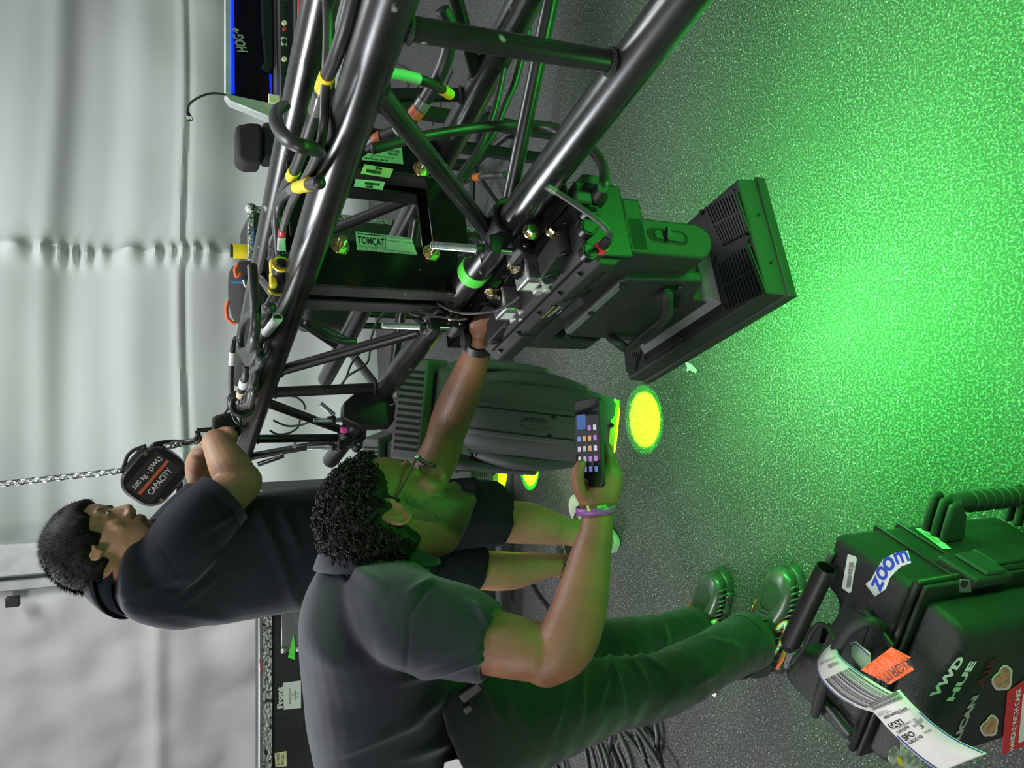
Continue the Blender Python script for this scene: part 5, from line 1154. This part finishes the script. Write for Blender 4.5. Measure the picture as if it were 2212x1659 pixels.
m=MB(); m.box(Q(511,610,-.13),(.01,.004,.04)); m.build('blue_tab','bluetape',bd); m=MB(); m.tube([Q(526,605,-.13),Q(528,615,-.135),Q(532,620,-.13)],.004,8,3); m.build('zip_pull','labelw',bd)
# drape/bag dark mass behind the truss beyond the joint
# ---- chain hoist
hY=2.72; Q=lambda x,y,dy=0:AY(x,y,hY+dy)
hz=thing('chain_hoist','black electric chain hoist with capacity sticker hanging beside the far man','hoist',Q(330,1030))
c0=Q(332,1028); rx=cv(.55,.83,0).normalized(); ry=cv(.83,-.55,0).normalized()
# face is a rounded box seen from the front: long axis runs along the sticker text
tx=(Q(325,982)-Q(318,1058)); tx=(Q(352,985)-Q(296,1050)).normalized(); ty=V((0,-1,0)).cross(tx).normalized()
Hf=Matrix.Identity(4)
for i,a in enumerate((tx,ty,tx.cross(ty))):
    for j in range(3): Hf[j][i]=a[j]
Hf.translation=c0
m=MB(Hf)
def rbox(hw,hh,r,z): return [V((a,b_,z)) for a,b_ in rr_(hw,hh,r,8)]
m.rings([rbox(.085,.072,.055,.03),rbox(.093,.080,.06,.015),rbox(.095,.082,.062,-.02),rbox(.092,.08,.06,-.07)]); bd=m.build('motor_housing','hoist',hz,smooth=50)
m=MB(Hf); m.rings([rbox(.088,.077,.06,-.072),rbox(.088,.077,.06,-.16),rbox(.08,.07,.05,-.175)]); m.build('rear_housing','polealu',hz,smooth=50)
m=MB(Hf); m.bb((-.072,-.048,.030),(.072,.048,.0315)); dc=m.build('capacity_sticker','plastic',bd)
m=MB(Hf); m.bb((-.068,-.006,.0316),(.068,.004,.0322)); m.build('orange_bar','rust',dc)
nn=Hf.to_3x3()@V((0,0,1))
text('500 kg - (SWL)',Hf@V((-.062,.012,.0318)),Hf@V((.062,.012,.0318)),nn,h=.02,parent=dc,mat_='labelw',off=.0004,bold=.01); text('CAPACITY',Hf@V((-.050,-.034,.0318)),Hf@V((.050,-.034,.0318)),nn,h=.02,parent=dc,mat_='labelw',off=.0004,bold=.01)
for a,b_ in ((.045,.07),(-.045,-.07)):
    m=MB(Hf); m.cyl((a,b_*.95,.028),(a,b_*.95,.033),.006,n=12); m.build('screw','gold',bd)
m=MB(); m.tube([Q(262,1022),Q(270,1000),Q(276,984),Q(290,972),Q(306,966),Q(316,962)],.006,8,4); m.tube([Q(270,1018),Q(290,990),Q(314,966)],.009,8,2); m.build('hook_bracket','rubber',hz,smooth=60)
m=MB(); m.box(Q(388,1062,.05),(.07,.06,.02)); m.build('tail_bracket','white' if 0 else 'plastic',hz,bevel=.003)
# chain: individual links in one chain object (links are the pattern of the chain)
def chain(name,label,p0,p1,n,r=.011,par=None):
    m=MB(); d=(p1-p0); L=d.length; d.normalize(); x=d.orthogonal().normalized(); y=d.cross(x); st=L/n
    root=thing(name,label,'chain',p0) if par is None else par
    for i in range(n):
        c=p0+d*(st*(i+.5)); s_=x if i%2 else y; P=[]
        for k in range(16):
            a=2*PI*k/16; ca,sa=math.cos(a),math.sin(a); P.append(c+d*(ca*r*.6+math.copysign(st*.36,ca) if abs(ca)>.01 else 0)+s_*sa*r)
        m=MB(); m.tube(P,r*.32,7,1,closed=True); m.build('chain_link','zinc',root,smooth=180)
    return root
chain('hoist_chain','steel hoist chain hanging from above, left of the hoist',Q(-40,1050),Q(264,1017),21,.0095)
chain('hoist_chain','short steel chain running from hoist to the truss end',Q(356,965),Q(440,950,.05),7,.0105)
cable('power_cable','black cable drooping from the hoist toward the hand',[Q(330,962),Q(345,958,.03),Q(370,955,.04),Q(400,955,.02),Q(420,950,0),Q(428,940,0)],.009)
m=MB(); m.tube([Q(425,930),Q(432,948),Q(440,960)],.008,8,3); m.tube([Q(425,930),Q(450,928),Q(470,926)],.008,8,3); tag(m.build('wire_handle','plastic',smooth=60),'bent black wire bracket next to the far man\'s hand','bracket')
m=MB(); m.prism([AY(458,905,2.33),AY(470,898,2.33),AY(505,890,2.33),AY(535,945,2.33),AY(460,940,2.33)],V((0,.06,0))); tag(m.build('cable_bag','bag',bevel=.008),'black fabric bag behind the far man\'s hand','bag')
# ---- big flight case with lettering, lower left
fY=3.05; Q=lambda x,y,dy=0:AY(x,y,fY+dy)
fk=thing('flight_case','long black flight case with front lettering and silver edge behind the men','case',V((-1.2,fY+.3,0)))
zt=Q(567,1500).z; xr=-.42; xl=-2.3
m=MB(); m.bb((xl,fY,.14),(xr,fY+.28,zt)); m.build('body','casepanel',fk,bevel=.003)
m=MB(); m.bb((xl,fY-.014,zt-.036),(xr,fY+.03,zt+.006)); m.build('edge_trim','aluedge',fk,bevel=.003); m=MB(); m.bb((xl,fY-.016,zt+.002),(xr,fY+.03,zt+.014)); m.build('lid_rim','alu',fk,bevel=.002)
for x in (-.6,-2.1): 
    for y_ in (.06,.22): m=MB(); m.cyl((x-.03,fY+y_,.07),(x+.03,fY+y_,.07),.065,n=20); m.bb((x-.04,fY+y_-.04,.10),(x+.04,fY+y_+.04,.14)); m.build('castor','rubber',fk)
ti=text('Front',Q(611,1529,-.002),Q(611,1483,-.002),V((0,-1,0)),h=.022,parent=fk,mat_='labelw',bold=.06)
lb=poly('white_label','labelw',[Q(611,1475,-.001),Q(650,1470,-.001),Q(650,1529,-.001),Q(613,1533,-.001)],V((0,-.001,0)),fk,0)
for i,(x,w1,w2) in enumerate(((626,1520,1486),(632,1505,1497),(637,1513,1491),(643,1507,1496))): text(['BACKING STOCKING','1 MM','COMBINED','CT 35'][i],Q(x+2,w1,-.003),Q(x+2,w2,-.003),V((0,-1,0)),h=.006,parent=lb)
t2=poly('yellow_label','ytape',[Q(593,1627,-.001),Q(619,1622,-.001),Q(619,1655,-.001),Q(595,1657,-.001)],V((0,-.001,0)),fk,0)
text('L. HOG',Q(603,1652,-.003),Q(603,1628,-.003),V((0,-1,0)),h=.01,parent=t2); text('AC25',Q(613,1652,-.003),Q(613,1630,-.003),V((0,-1,0)),h=.01,parent=t2)
ha=thing('recessed_handle','silver recessed handle plate on the flight case','handle',Q(640,1350)) if 0 else fk
m=MB(); m.prism([Q(607,1320,-.006),Q(607,1400,-.006),Q(612,1408,-.006),Q(655,1408,-.006),Q(670,1400,-.006),Q(670,1320,-.006)],V((0,.006,0))); hp=m.build('handle_plate','alu',fk,bevel=.003)
m=MB(); m.prism([Q(617,1320,-.008),Q(617,1388,-.008),Q(632,1388,-.008),Q(632,1320,-.008)],V((0,.002,0))); m.build('grip','plasticg',hp)
for x_,y_ in ((613,1405),(645,1402)):
    m=MB(); m.sph(Q(x_,y_,-.01),.014); m.build('rivet','alu',hp)
poly('green_tape','gtape',[Q(634,1370,-.016),Q(638,1400,-.02),Q(637,1425,-.02),Q(622,1421,-.02),Q(627,1400,-.018)],V((0,.001,0)),fk,0)
poly('red_mark','redc',[Q(562,1424,-.018),Q(565,1455,-.018),Q(563,1455,-.018),Q(560,1424,-.018)],V((0,.001,0)),fk,0)
# ================================================================== FLOOR ITEMS
rg=random.Random(21)
CG='cables coiled on the floor'
cur=[[(1255,1590),(1265,1620),(1272,1670)],[(1262,1588),(1278,1622),(1290,1670)],[(1275,1583),(1290,1610),(1300,1640),(1306,1670)],[(1283,1578),(1298,1605),(1312,1640),(1318,1670)],[(1296,1572),(1312,1600),(1328,1635),(1342,1670)],[(1322,1562),(1318,1600),(1312,1640),(1310,1670)],[(1332,1557),(1352,1585),(1380,1620),(1405,1670)],[(1350,1550),(1375,1575),(1400,1610),(1422,1645),(1435,1670)],[(1375,1540),(1392,1570),(1410,1595),(1420,1625),(1428,1670)],[(1410,1532),(1416,1560),(1420,1590),(1418,1615),(1410,1640)],[(1364,1598),(1350,1594),(1336,1602),(1334,1615),(1345,1640),(1355,1670)],[(1330,1570),(1345,1600),(1360,1635),(1368,1670)],[(1190,1630),(1200,1650),(1210,1672)],[(1204,1622),(1216,1645),(1222,1672)],[(1184,1640),(1190,1672)],[(1395,1640),(1380,1600),(1372,1580),(1360,1560)]]
for i,P in enumerate(cur):
    cable('floor_cable','grey-black cable in the coil on the floor behind the bending man\'s legs',[Z(x,y,.009+.012*(i%4)) for x,y in P],.0085,'cableg' if i%3 else 'cable',group=CG)
cable('floor_cable','single black cable curving over the floor behind the far man\'s heel',[Z(1130,1235,.008),Z(1148,1262,.008),Z(1166,1290,.008),Z(1188,1318,.008),Z(1205,1330,.008)],.009)
m=MB(); m.prism([Z(x,y,.002) for x,y in ((1481,782),(1494,786),(1507,800),(1504,806),(1492,800),(1484,803),(1486,794))],(0,0,.003)); tag(m.build('tape_scrap','polealu'),'small crumpled scrap on green floor below the large light','scrap')
m=MB(); m.prism([Z(x,y,.002) for x,y in ((1534,1484),(1540,1494),(1550,1498),(1546,1506),(1540,1502),(1536,1494))],(0,0,.003)); tag(m.build('paper_scrap','paper'),'tiny torn beige paper scrap on the floor below the trouser leg','scrap')
m=MB(); m.prism([Z(x,y,.002) for x,y in ((1136,1088),(1152,1090),(1150,1098),(1140,1094))],(0,0,.002)); tag(m.build('tape_mark','bluetape'),'small blue tape mark at the edge of the smaller light spot','tape')
# ================================================================== PROTECTIVE CASE (foreground)
ph=.45; PO=Z(1690,1470,ph); PW=.3116; pa1=(Z(1800,1148,ph)-PO).normalized(); pb1=V((pa1.y,-pa1.x,0)); 
if pb1.y>0: pb1=-pb1
def PC(p,q,z): return PO+pa1*p+pb1*q+UP*(z-ph)
def onQ(x,y,q): return PL(x,y,PO+pb1*q,pb1)
def onP(x,y,p): return PL(x,y,PO+pa1*p,pa1)
pc_=thing('protective_case','black hard rolling case with stickers and an airline tag on its handle','case',PC(PW/2,.1,0))
top=[(1800,1148),(1791,1192),(1774,1259),(1806,1300),(1801,1328),(1783,1353),(1762,1415),(1722,1392),(1691,1440),(1690,1470)]
tp=[Z(x,y,ph) for x,y in top]+[PC(0,.155,ph),PC(PW,.155,ph)]
m=MB(); m.prism([p for p in tp],V((0,0,-(ph-.03)))); sh_=m.build('shell','pelican',pc_,bevel=.016,seg=4)
def pbox(nm,mt,p0,p1,q0,q1,z0,z1,par=pc_,bev=.004,seg=2):
    m=MB(); ids=[m.av(PC(p,q,z)) for p in (p0,p1) for q in (q0,q1) for z in (z0,z1)]
    for q in ((0,1,3,2),(4,6,7,5),(0,4,5,1),(2,3,7,6),(0,2,6,4),(1,5,7,3)): m.af(*[ids[i] for i in q])
    return m.build(nm,mt,par,bevel=bev,seg=seg)
for z in (.352,.298): pbox('rib','pelrib',PW-.01,PW+.006,.0,.15,z-.003,z+.003,sh_,.002)
pbox('shell_rim','pelrib',-.008,PW+.012,.150,.162,.03,ph-.002,sh_,.006)
pbox('shell_rim','pelican',-.006,PW+.010,.165,.172,.03,ph-.006,sh_,.003)
m=MB(); rs=[]
for q,i_ in ((.174,.012),(.20,.014),(.226,.022),(.238,.040)):
    rs.append([PC(p,q,z) for p,z in ((i_,.03+i_),(PW-i_,.03+i_),(PW-i_,ph-i_*1.0),(i_,ph-i_*1.0))])
m.rings(rs); lid=m.build('lid','pelican',pc_,bevel=.012,seg=4)
for p in (.06,.16,.26): pass
# latch and padlock plate at the right front corner
la=pbox('latch','pelican',PW,PW+.020,.115,.185,.262,.352,pc_,.006,3)
pbox('latch_lever','plasticm',PW+.018,PW+.026,.125,.18,.275,.325,la,.004,3)
pbox('hinge_rail','pelican',PW,PW+.014,.105,.15,.04,.25,pc_,.004)
m=MB(); q=[onQ(x,y,.19) for x,y in ((2072,1250),(2095,1252),(2097,1279),(2070,1279))]; m.prism(q,pb1*.002); pk=m.build('lock_plate','zinc',pc_,bevel=.001)
m=MB(); c=onQ(2084,1262,.193); m.cyl(c,c+pb1*.001,.006,n=20); m.build('lock_hole','blackhole',pk)
# side handle
hg=MB(); a=PC(PW+.055,.03,.215); b_=PC(PW+.055,.03,.02); hg.tube([a,a.lerp(b_,.33),a.lerp(b_,.66),b_],[.015,.018,.018,.015],20,6); sg=hg.build('side_handle','plasticm',pc_,smooth=60)
for k in range(6):
    m=MB(); c=a.lerp(b_,.18+.12*k); m.tube([c,c-UP*.008],[.0205,.0205],20,1,flat=None); m.build('grip_rib','plasticm',sg,bevel=.002)
for q_,z_ in ((.03,.245),(.03,.0+.02)):
    m=MB()
    for k in (-.018,.0,.018):
        P=[PC(PW,q_+.01+k,z_+.022),PC(PW+.03,q_+.005+k,z_+.02),PC(PW+.065,q_-.002+k,z_+.012),PC(PW+.07,q_-.004+k,z_-.010),PC(PW+.045,q_+k,z_-.032),PC(PW,q_+.01+k,z_-.035)]
        m=MB(); m.prism(P,pb1*.011); m.build('handle_lug','plasticm',sg,bevel=.005,seg=3)

lb=poly('barcode_label','labelg',[onP(1978,1142,PW+.001),onP(2002,1142,PW+.001),onP(2054,1186,PW+.001),onP(2036,1186,PW+.001)],pa1*.001,pc_,0)
for k in range(9):
    f=.2+.055*k; q=[onP(1978+58*f+4,1142+44*f,PW+.0022),onP(1978+58*f+14,1142+44*f,PW+.0022),onP(1978+58*(f+.025)+14,1142+44*(f+.025),PW+.0022),onP(1978+58*(f+.025)+4,1142+44*(f+.025),PW+.0022)]
    m=MB(); m.prism(q,pa1*.0003); m.build('barcode_bar','greyink',lb)
# trolley handle
m=MB(); a=Z(1785,1226,.475); b_=Z(1707,1388,.475); d=(b_-a).normalized()
R=.0165; m.tube([a,b_],[R,R],32,1,caps=False); m.tube([b_,b_+d*.016],[R,R*.55],32,1); m.tube([a,a+d*.02],[R*.86,R*.86],28,1,caps=False); m.tube([a,a+d*.0002],[R,R*.86],32,1,caps=False); m.cyl(a+d*.02,a+d*.021,R*.86,n=28)
tg=m.build('trolley_grip','pelrib',pc_,smooth=60); m=MB(); m.tube([a+d*.024,a+d*.0245],[R*1.012,R*1.012],32,1); m.build('grip_ring','plasticm',tg)
for x,y in ((1776,1212),(1688,1425)):
    p=Z(x,y,.46); m=MB(); 
for P in ([(1791,1190),(1797,1196),(1780,1228),(1776,1222)],[(1700,1408),(1712,1414),(1698,1448),(1691,1440)]):
    m=MB(); m.prism([Z(x,y,.458) for x,y in P],(0,0,-.012)); m.build('trolley_tab','plasticg',pc_,bevel=.001)
m=MB(); m.prism([Z(x,y,.40) for x,y in ((1728,1374),(1745,1352),(1778,1348),(1768,1400),(1758,1424),(1750,1420))],(0,0,-.02)); m.build('trolley_shelf','plasticm',pc_,bevel=.002)
# bail handle on top with dark recess
m=MB(); m.prism([PC(.04,.045,ph+.0005),PC(.215,.062,ph+.0005),PC(.22,.115,ph+.0005),PC(.04,.118,ph+.0005)],(0,0,.001)); m.build('handle_recess','plasticm',sh_,bevel=.001)
for (x0,y0),(x1,y1) in (((1870,1318),(1934,1400)),((1772,1500),(1842,1588))):
    a=Z(x0,y0,ph+.006); c=Z(x1,y1,ph+.006); m=MB(); w2=pa1*.006; m.prism([a-w2,a+w2,c+w2,c-w2],(0,0,.008)); m.build('handle_track','plastic',sh_,bevel=.003)
m=MB(); m.tube([Z(1760,1543,.455),Z(1766,1520,.47),Z(1778,1480,.49),Z(1795,1430,.50),Z(1812,1392,.505),Z(1836,1360,.505),Z(1862,1345,.50),Z(1888,1343,.485),Z(1905,1355,.462)],[.008,.009,.0098,.0098,.0098,.0092,.0085,.008,.007],12,6,flat=(UP,.8)); m.build('top_handle','plasticm',pc_,smooth=60)
cable('cord','frayed black cord tied around the top handle of the hard case',[Z(1712,1434,.462),Z(1722,1420,.465),Z(1740,1395,.475),Z(1757,1362,.485),Z(1770,1348,.488),Z(1785,1352,.49),Z(1796,1370,.495),Z(1800,1385,.50)],.0036)
rg=random.Random(4); m=MB(); p=Z(1710,1436,.462)
for k in range(26): m.tube([p,p+V((rg.gauss(-.004,.004),rg.gauss(0,.006),rg.gauss(0,.002)))*2],.0004,3,1)
m.build('frayed_end','cable',[o for o in COL.objects if o.name.startswith('cord')][0])
# stickers (flat printed things on the case)
def flatst(name,label,pts,f,nrm,mt,par=None):
    m=MB(); m.prism([f(*p) for p in pts],V(nrm).normalized()*.0008); o=m.build(name,mt,par); 
    if par is None: tag(o,label,'sticker')
    return o
zt_=lambda x,y: Z(x,y,ph+.0008)
bs=flatst('barcode_sticker','long white barcode sticker on top of the hard case by the trolley grip',[(1832,1197),(1849,1202),(1851,1208),(1839,1279),(1835,1281),(1819,1270)],zt_,UP,'labelw')
c0,c1,c2,c3=(Z(1835,1214,ph+.0018),Z(1845,1214,ph+.0018),Z(1837,1272,ph+.0018),Z(1828,1271,ph+.0018)); m=MB(); v=0; rr=random.Random(8)
while v<.97:
    w2=rr.choice((.012,.02,.03)); m.prism([c0.lerp(c3,v),c1.lerp(c2,v),c1.lerp(c2,v+w2),c0.lerp(c3,v+w2)],(0,0,.0003)); v+=w2+rr.choice((.012,.022))
m.build('barcode','greyink',bs); text('ADR7100RNJC7180',Z(1842,1279,ph+.0018),Z(1850,1222,ph+.0018),UP,h=.003,parent=bs,off=.0003)
zc=[(1890,1268),(1898,1262),(1908,1240),(1921,1222),(1940,1209),(1955,1205)]; zl=[];zr=[]
for i,(x,y) in enumerate(zc):
    a,b=zc[max(i-1,0)],zc[min(i+1,5)]; dx,dy=b[0]-a[0],b[1]-a[1]; L=math.hypot(dx,dy); w2=(17,19,17,19,16,14)[i]; ex=(-dx/L*12,-dy/L*12) if i==0 else ((dx/L*10,dy/L*10) if i==5 else (0,0))
    zl.append((x+dy/L*w2+ex[0],y-dx/L*w2+ex[1])); zr.append((x-dy/L*w2+ex[0],y+dx/L*w2+ex[1]))
zs_=flatst('word_sticker','white sticker with blue lettering on the case top, beside the barcode one',zl+zr[::-1],zt_,UP,'labelw')
for t_,a,b,hh in (('z',(1902,1281),(1912,1259),.019),('o',(1912,1259),(1923,1235),.0205),('o',(1922,1239),(1939,1219),.0205),('m',(1939,1220),(1967,1211),.017)):
    text(t_,Z(*a,ph+.001),Z(*b,ph+.001),UP,h=hh,parent=zs_,mat_='blue',off=.0012,bold=.02)
fq=lambda x,y,o=.0015: onQ(x,y,.238+o)
pn_=thing('logo_decal','white outlined letters on the dark lid of the hard case','decal',fq(2045,1465))
nf=pb1
def ltr(t,x0,y0,x1,y1,h,mt='labelw',par=None,bold=.05,shear=0): return text(t,fq(x0,y0),fq(x1,y1),nf,h=h,parent=par,mat_=mt,off=.0006,bold=bold,shear=shear)
ltr('VWD',2022,1508,2085,1422,.022,'labelw',pn_); ltr('HUE',2058,1514,2110,1428,.018,'labelw',pn_)
pe=thing('brand_lettering','large grey and dull red brand lettering across the lid of the hard case','lettering',fq(2100,1520))
ltr('LICAN',2072,1598,2115,1500,.017,'dimgrey',pe,.07); ltr('AIR',2122,1484,2158,1416,.020,'dimred',pe,.02)
def facest(label,cx,cy,s_,rot):
    P=[]; 
    for k in range(18):
        a=2*PI*k/18; r=s_*(1+.12*math.sin(3*a+rot)+.08*math.sin(5*a)); dx=r*1.0*math.cos(a); dy=r*1.45*math.sin(a); ca,sa=math.cos(rot),math.sin(rot)
        P.append((cx+dx*ca-dy*sa,cy+dx*sa+dy*ca))
    o=flatst('photo_sticker',label,P,fq,nf,'faceedge'); 
    P2_=[(cx+(x-cx)*.8,cy+(y-cy)*.8) for x,y in P]; m=MB(); m.prism([fq(x,y,.0026) for x,y in P2_],nf*.0003); m.build('photo_print','faceskin',o)
    return o
facest('pinkish cut-out portrait sticker on the lid, nearer the reddish letters',2166,1466,20,.45); facest('pale-rimmed cut-out portrait sticker on the lid, nearer the frame corner',2138,1569,17,.5)
hw_=flatst('warning_sticker','red and white handling warning sticker at the right frame edge of the lid',[(2176,1494),(2240,1450),(2240,1600),(2163,1630)],fq,nf,'tagred')
text('HANDLE WITH CARE',fq(2189,1618,.0028),fq(2206,1484,.0028),nf,h=.011,parent=hw_,mat_='labelw',off=.0005,bold=.03)
m=MB(); m.prism([fq(x,y,.0026) for x,y in ((2210,1500),(2240,1488),(2240,1590),(2200,1605))],nf*.0003); m.build('white_half','labelw',hw_)
st=flatst('picture_sticker','grey and yellow crumpled picture sticker low on the lid beneath the tag',[(1922,1620),(1935,1612),(1945,1624),(1944,1600),(1958,1592),(1975,1604),(1992,1640),(1985,1670),(1935,1670),(1918,1640)],lambda x,y:onQ(x,y,.240),nf,'stickgrey')
m=MB(); m.prism([onQ(x,y,.2416) for x,y in ((1938,1632),(1948,1640),(1950,1655),(1940,1652))],nf*.0004); m.build('yellow_print','yellow',st)
# ---- airline tag ribbon
tagr=thing('baggage_tag','long white airline baggage tag looped through the case handle','tag',Z(1900,1500,.5))
def ribbon(Lp,Rp,zs,nm,mt,par,k=8,th=.0006):
    A_=catmull([Z(x,y,z) for (x,y),z in zip(Lp,zs)],k); B_=catmull([Z(x,y,z) for (x,y),z in zip(Rp,zs)],k)
    m=MB(); ia=[m.av(p) for p in A_]; im=[m.av((p+q)/2) for p,q in zip(A_,B_)]; ib=[m.av(p) for p in B_]
    for i in range(len(A_)-1): m.af(ia[i],im[i],im[i+1],ia[i+1]); m.af(im[i],ib[i],ib[i+1],im[i+1])
    o=m.build(nm,mt,par,smooth=180); s_=o.modifiers.new('s','SOLIDIFY'); s_.thickness=th; s_.offset=-1
    def f(u,v,off=.0012):
        t=u*(len(A_)-1); i=min(int(t),len(A_)-2); fr=t-i; a=A_[i].lerp(A_[i+1],fr); b=B_[i].lerp(B_[i+1],fr); p=a.lerp(b,v); return p+(CAM-p).normalized()*off
    return o,f
rb1,f1=ribbon([(1800,1386),(1775,1412),(1765,1440),(1776,1470),(1810,1505),(1850,1527),(1884,1538)],[(1806,1392),(1808,1404),(1815,1418),(1840,1440),(1880,1468),(1920,1492),(1950,1504)],[.505,.513,.517,.518,.517,.514,.510],'tag_loop','tag',tagr)
def quads(f,rects,nm,mt,par):
    m=MB()
    for u0,u1,v0,v1 in rects:
        n_=max(1,int((u1-u0)*20)); 
        for i in range(n_):
            a,b=u0+(u1-u0)*i/n_,u0+(u1-u0)*(i+1)/n_; m.quad(f(a,v0),f(b,v0),f(b,v1),f(a,v1))
    return m.build(nm,mt,par,smooth=180)
rects=[]; v=.1; rr=random.Random(6)
while v<.93: w2=rr.choice((.012,.02,.035)); rects.append((.50,.90,v,v+w2)); v+=w2+rr.choice((.02,.03))
quads(f1,rects,'barcode','ink',rb1); quads(f1,[(.05,.62,.955,.985),(.3,.8,.0,.02)],'blue_line','navyink',rb1)
text('UNITED',V((0,0,0)),V((1,0,0)),UP,parent=rb1,fn=lambda a,b:f1(.42-.05*b,.80-.40*a,.0014),mat_='greyink',bold=.02)
text('A STAR ALLIANCE MEMBER',V((0,0,0)),V((1,0,0)),UP,parent=rb1,fn=lambda a,b:f1(.33-.035*b,.9-.8*a,.0014),mat_='greyink')
rb2,f2=ribbon([(1872,1528),(1888,1540),(1915,1570),(1950,1605),(1990,1640),(2030,1668)],[(1942,1489),(1962,1512),(1985,1535),(2020,1566),(2070,1600),(2132,1628)],[.515,.512,.505,.49,.47,.45],'tag_strip','tag',tagr)
rects=[]; v=.0; u=.0
while u<.17: w2=rr.choice((.005,.009,.013)); rects.append((u,u+w2,.04,.93)); u+=w2+rr.choice((.008,.011))
quads(f2,rects,'barcode','ink',rb2); quads(f2,[(.52,1,.015,.045),(.42,.97,.955,.985)],'blue_line','navyink',rb2)
def tt_(t,u,du,v0,v1,mt='greyink',bold=.02): text(t,V((0,0,0)),V((1,0,0)),UP,parent=rb2,fn=lambda a,b:f2(u-du*b,v0+(v1-v0)*a,.0014),mat_=mt,bold=bold)
tt_('ISAAC/MATTHE',.245,.022,.04,.34); tt_('REC LOC PBL7QL',.275,.022,.04,.42); tt_('6016002244',.325,.038,.12,.80,'ink'); tt_('SECURITY',.345,.024,.50,.86)
quads(f2,[(.385,.45,.06,.44)],'airport_box','ink',rb2); text('SAN',V((0,0,0)),V((1,0,0)),UP,parent=rb2,fn=lambda a,b:f2(.445-.055*b,.08+.34*a,.0019),mat_='tag',bold=.02)
tt_('SAN DIEGO  CA',.472,.018,.20,.78); tt_('UA1074',.515,.034,.10,.46,'ink'); tt_('2050',.505,.026,.66,.88); tt_('SECURITY',.53,.024,.55,.86); tt_('SFO',.60,.062,.10,.42,'ink'); tt_('3',.575,.04,.68,.76,'ink'); tt_('UA2110',.645,.034,.10,.52,'ink'); tt_('1020',.63,.022,.62,.82)
m=MB(); m.prism([Z(x,y,.485) for x,y in ((1836,1388),(1850,1386),(1880,1410),(1882,1436),(1868,1450),(1850,1430),(1838,1412))],(0,0,.001)); bk=m.build('tag_back','tag',tagr)
m=MB(); m.tube([Z(x,y,.487) for x,y in ((1838,1412),(1838,1396),(1848,1391),(1864,1404),(1878,1418))],.0008,6,4); m.build('blue_line','navyink',bk)
m=MB(); pr=[Z(x,y,z) for x,y,z in ((1860,1447,.522),(1926,1398,.535),(1969,1420,.53),(1956,1429,.532),(1976,1446,.53),(1922,1479,.52))]; m.prism(pr,(0,0,.0006)); og=m.build('priority_sticker','tagorange'); tag(og,'torn orange priority sticker stuck across the airline tag','sticker')
text('RIORITY',Z(1962,1418,.5352),Z(1896,1462,.5235),(CAM-Z(1925,1440,.53)),h=.0125,parent=og,off=.0035,bold=-.005)
m=MB(); 
# dark bag seen through the far truss
bx=thing('equipment_trunk','dark trunk on thin legs seen through the truss beyond the joint','trunk',AY(780,680,3.1))
Q=lambda x,y,dy=0:AY(x,y,3.1+dy)
a=Q(655,642); c=Q(788,715); m=MB(); m.bb((min(a.x,c.x),3.1,c.z),(max(a.x,c.x),3.3,a.z)); m.build('body','bag',bx,bevel=.03,seg=4)
for x in (c.x+.03,a.x-.05): m=MB(); m.cyl((x,3.2,0),(x,3.2,c.z+.02),.014,n=12); m.build('leg','plastic',bx)

m=MB(); m.prism([W(960,1648,1.36),W(985,1640,1.35),W(1015,1642,1.35),W(1045,1652,1.36),W(1050,1690,1.37),W(955,1690,1.37)],Ff*.002); tag(m.build('folded_paper','labelw'),'folded white paper sticking from the bending man\'s back pocket at the frame edge','paper')
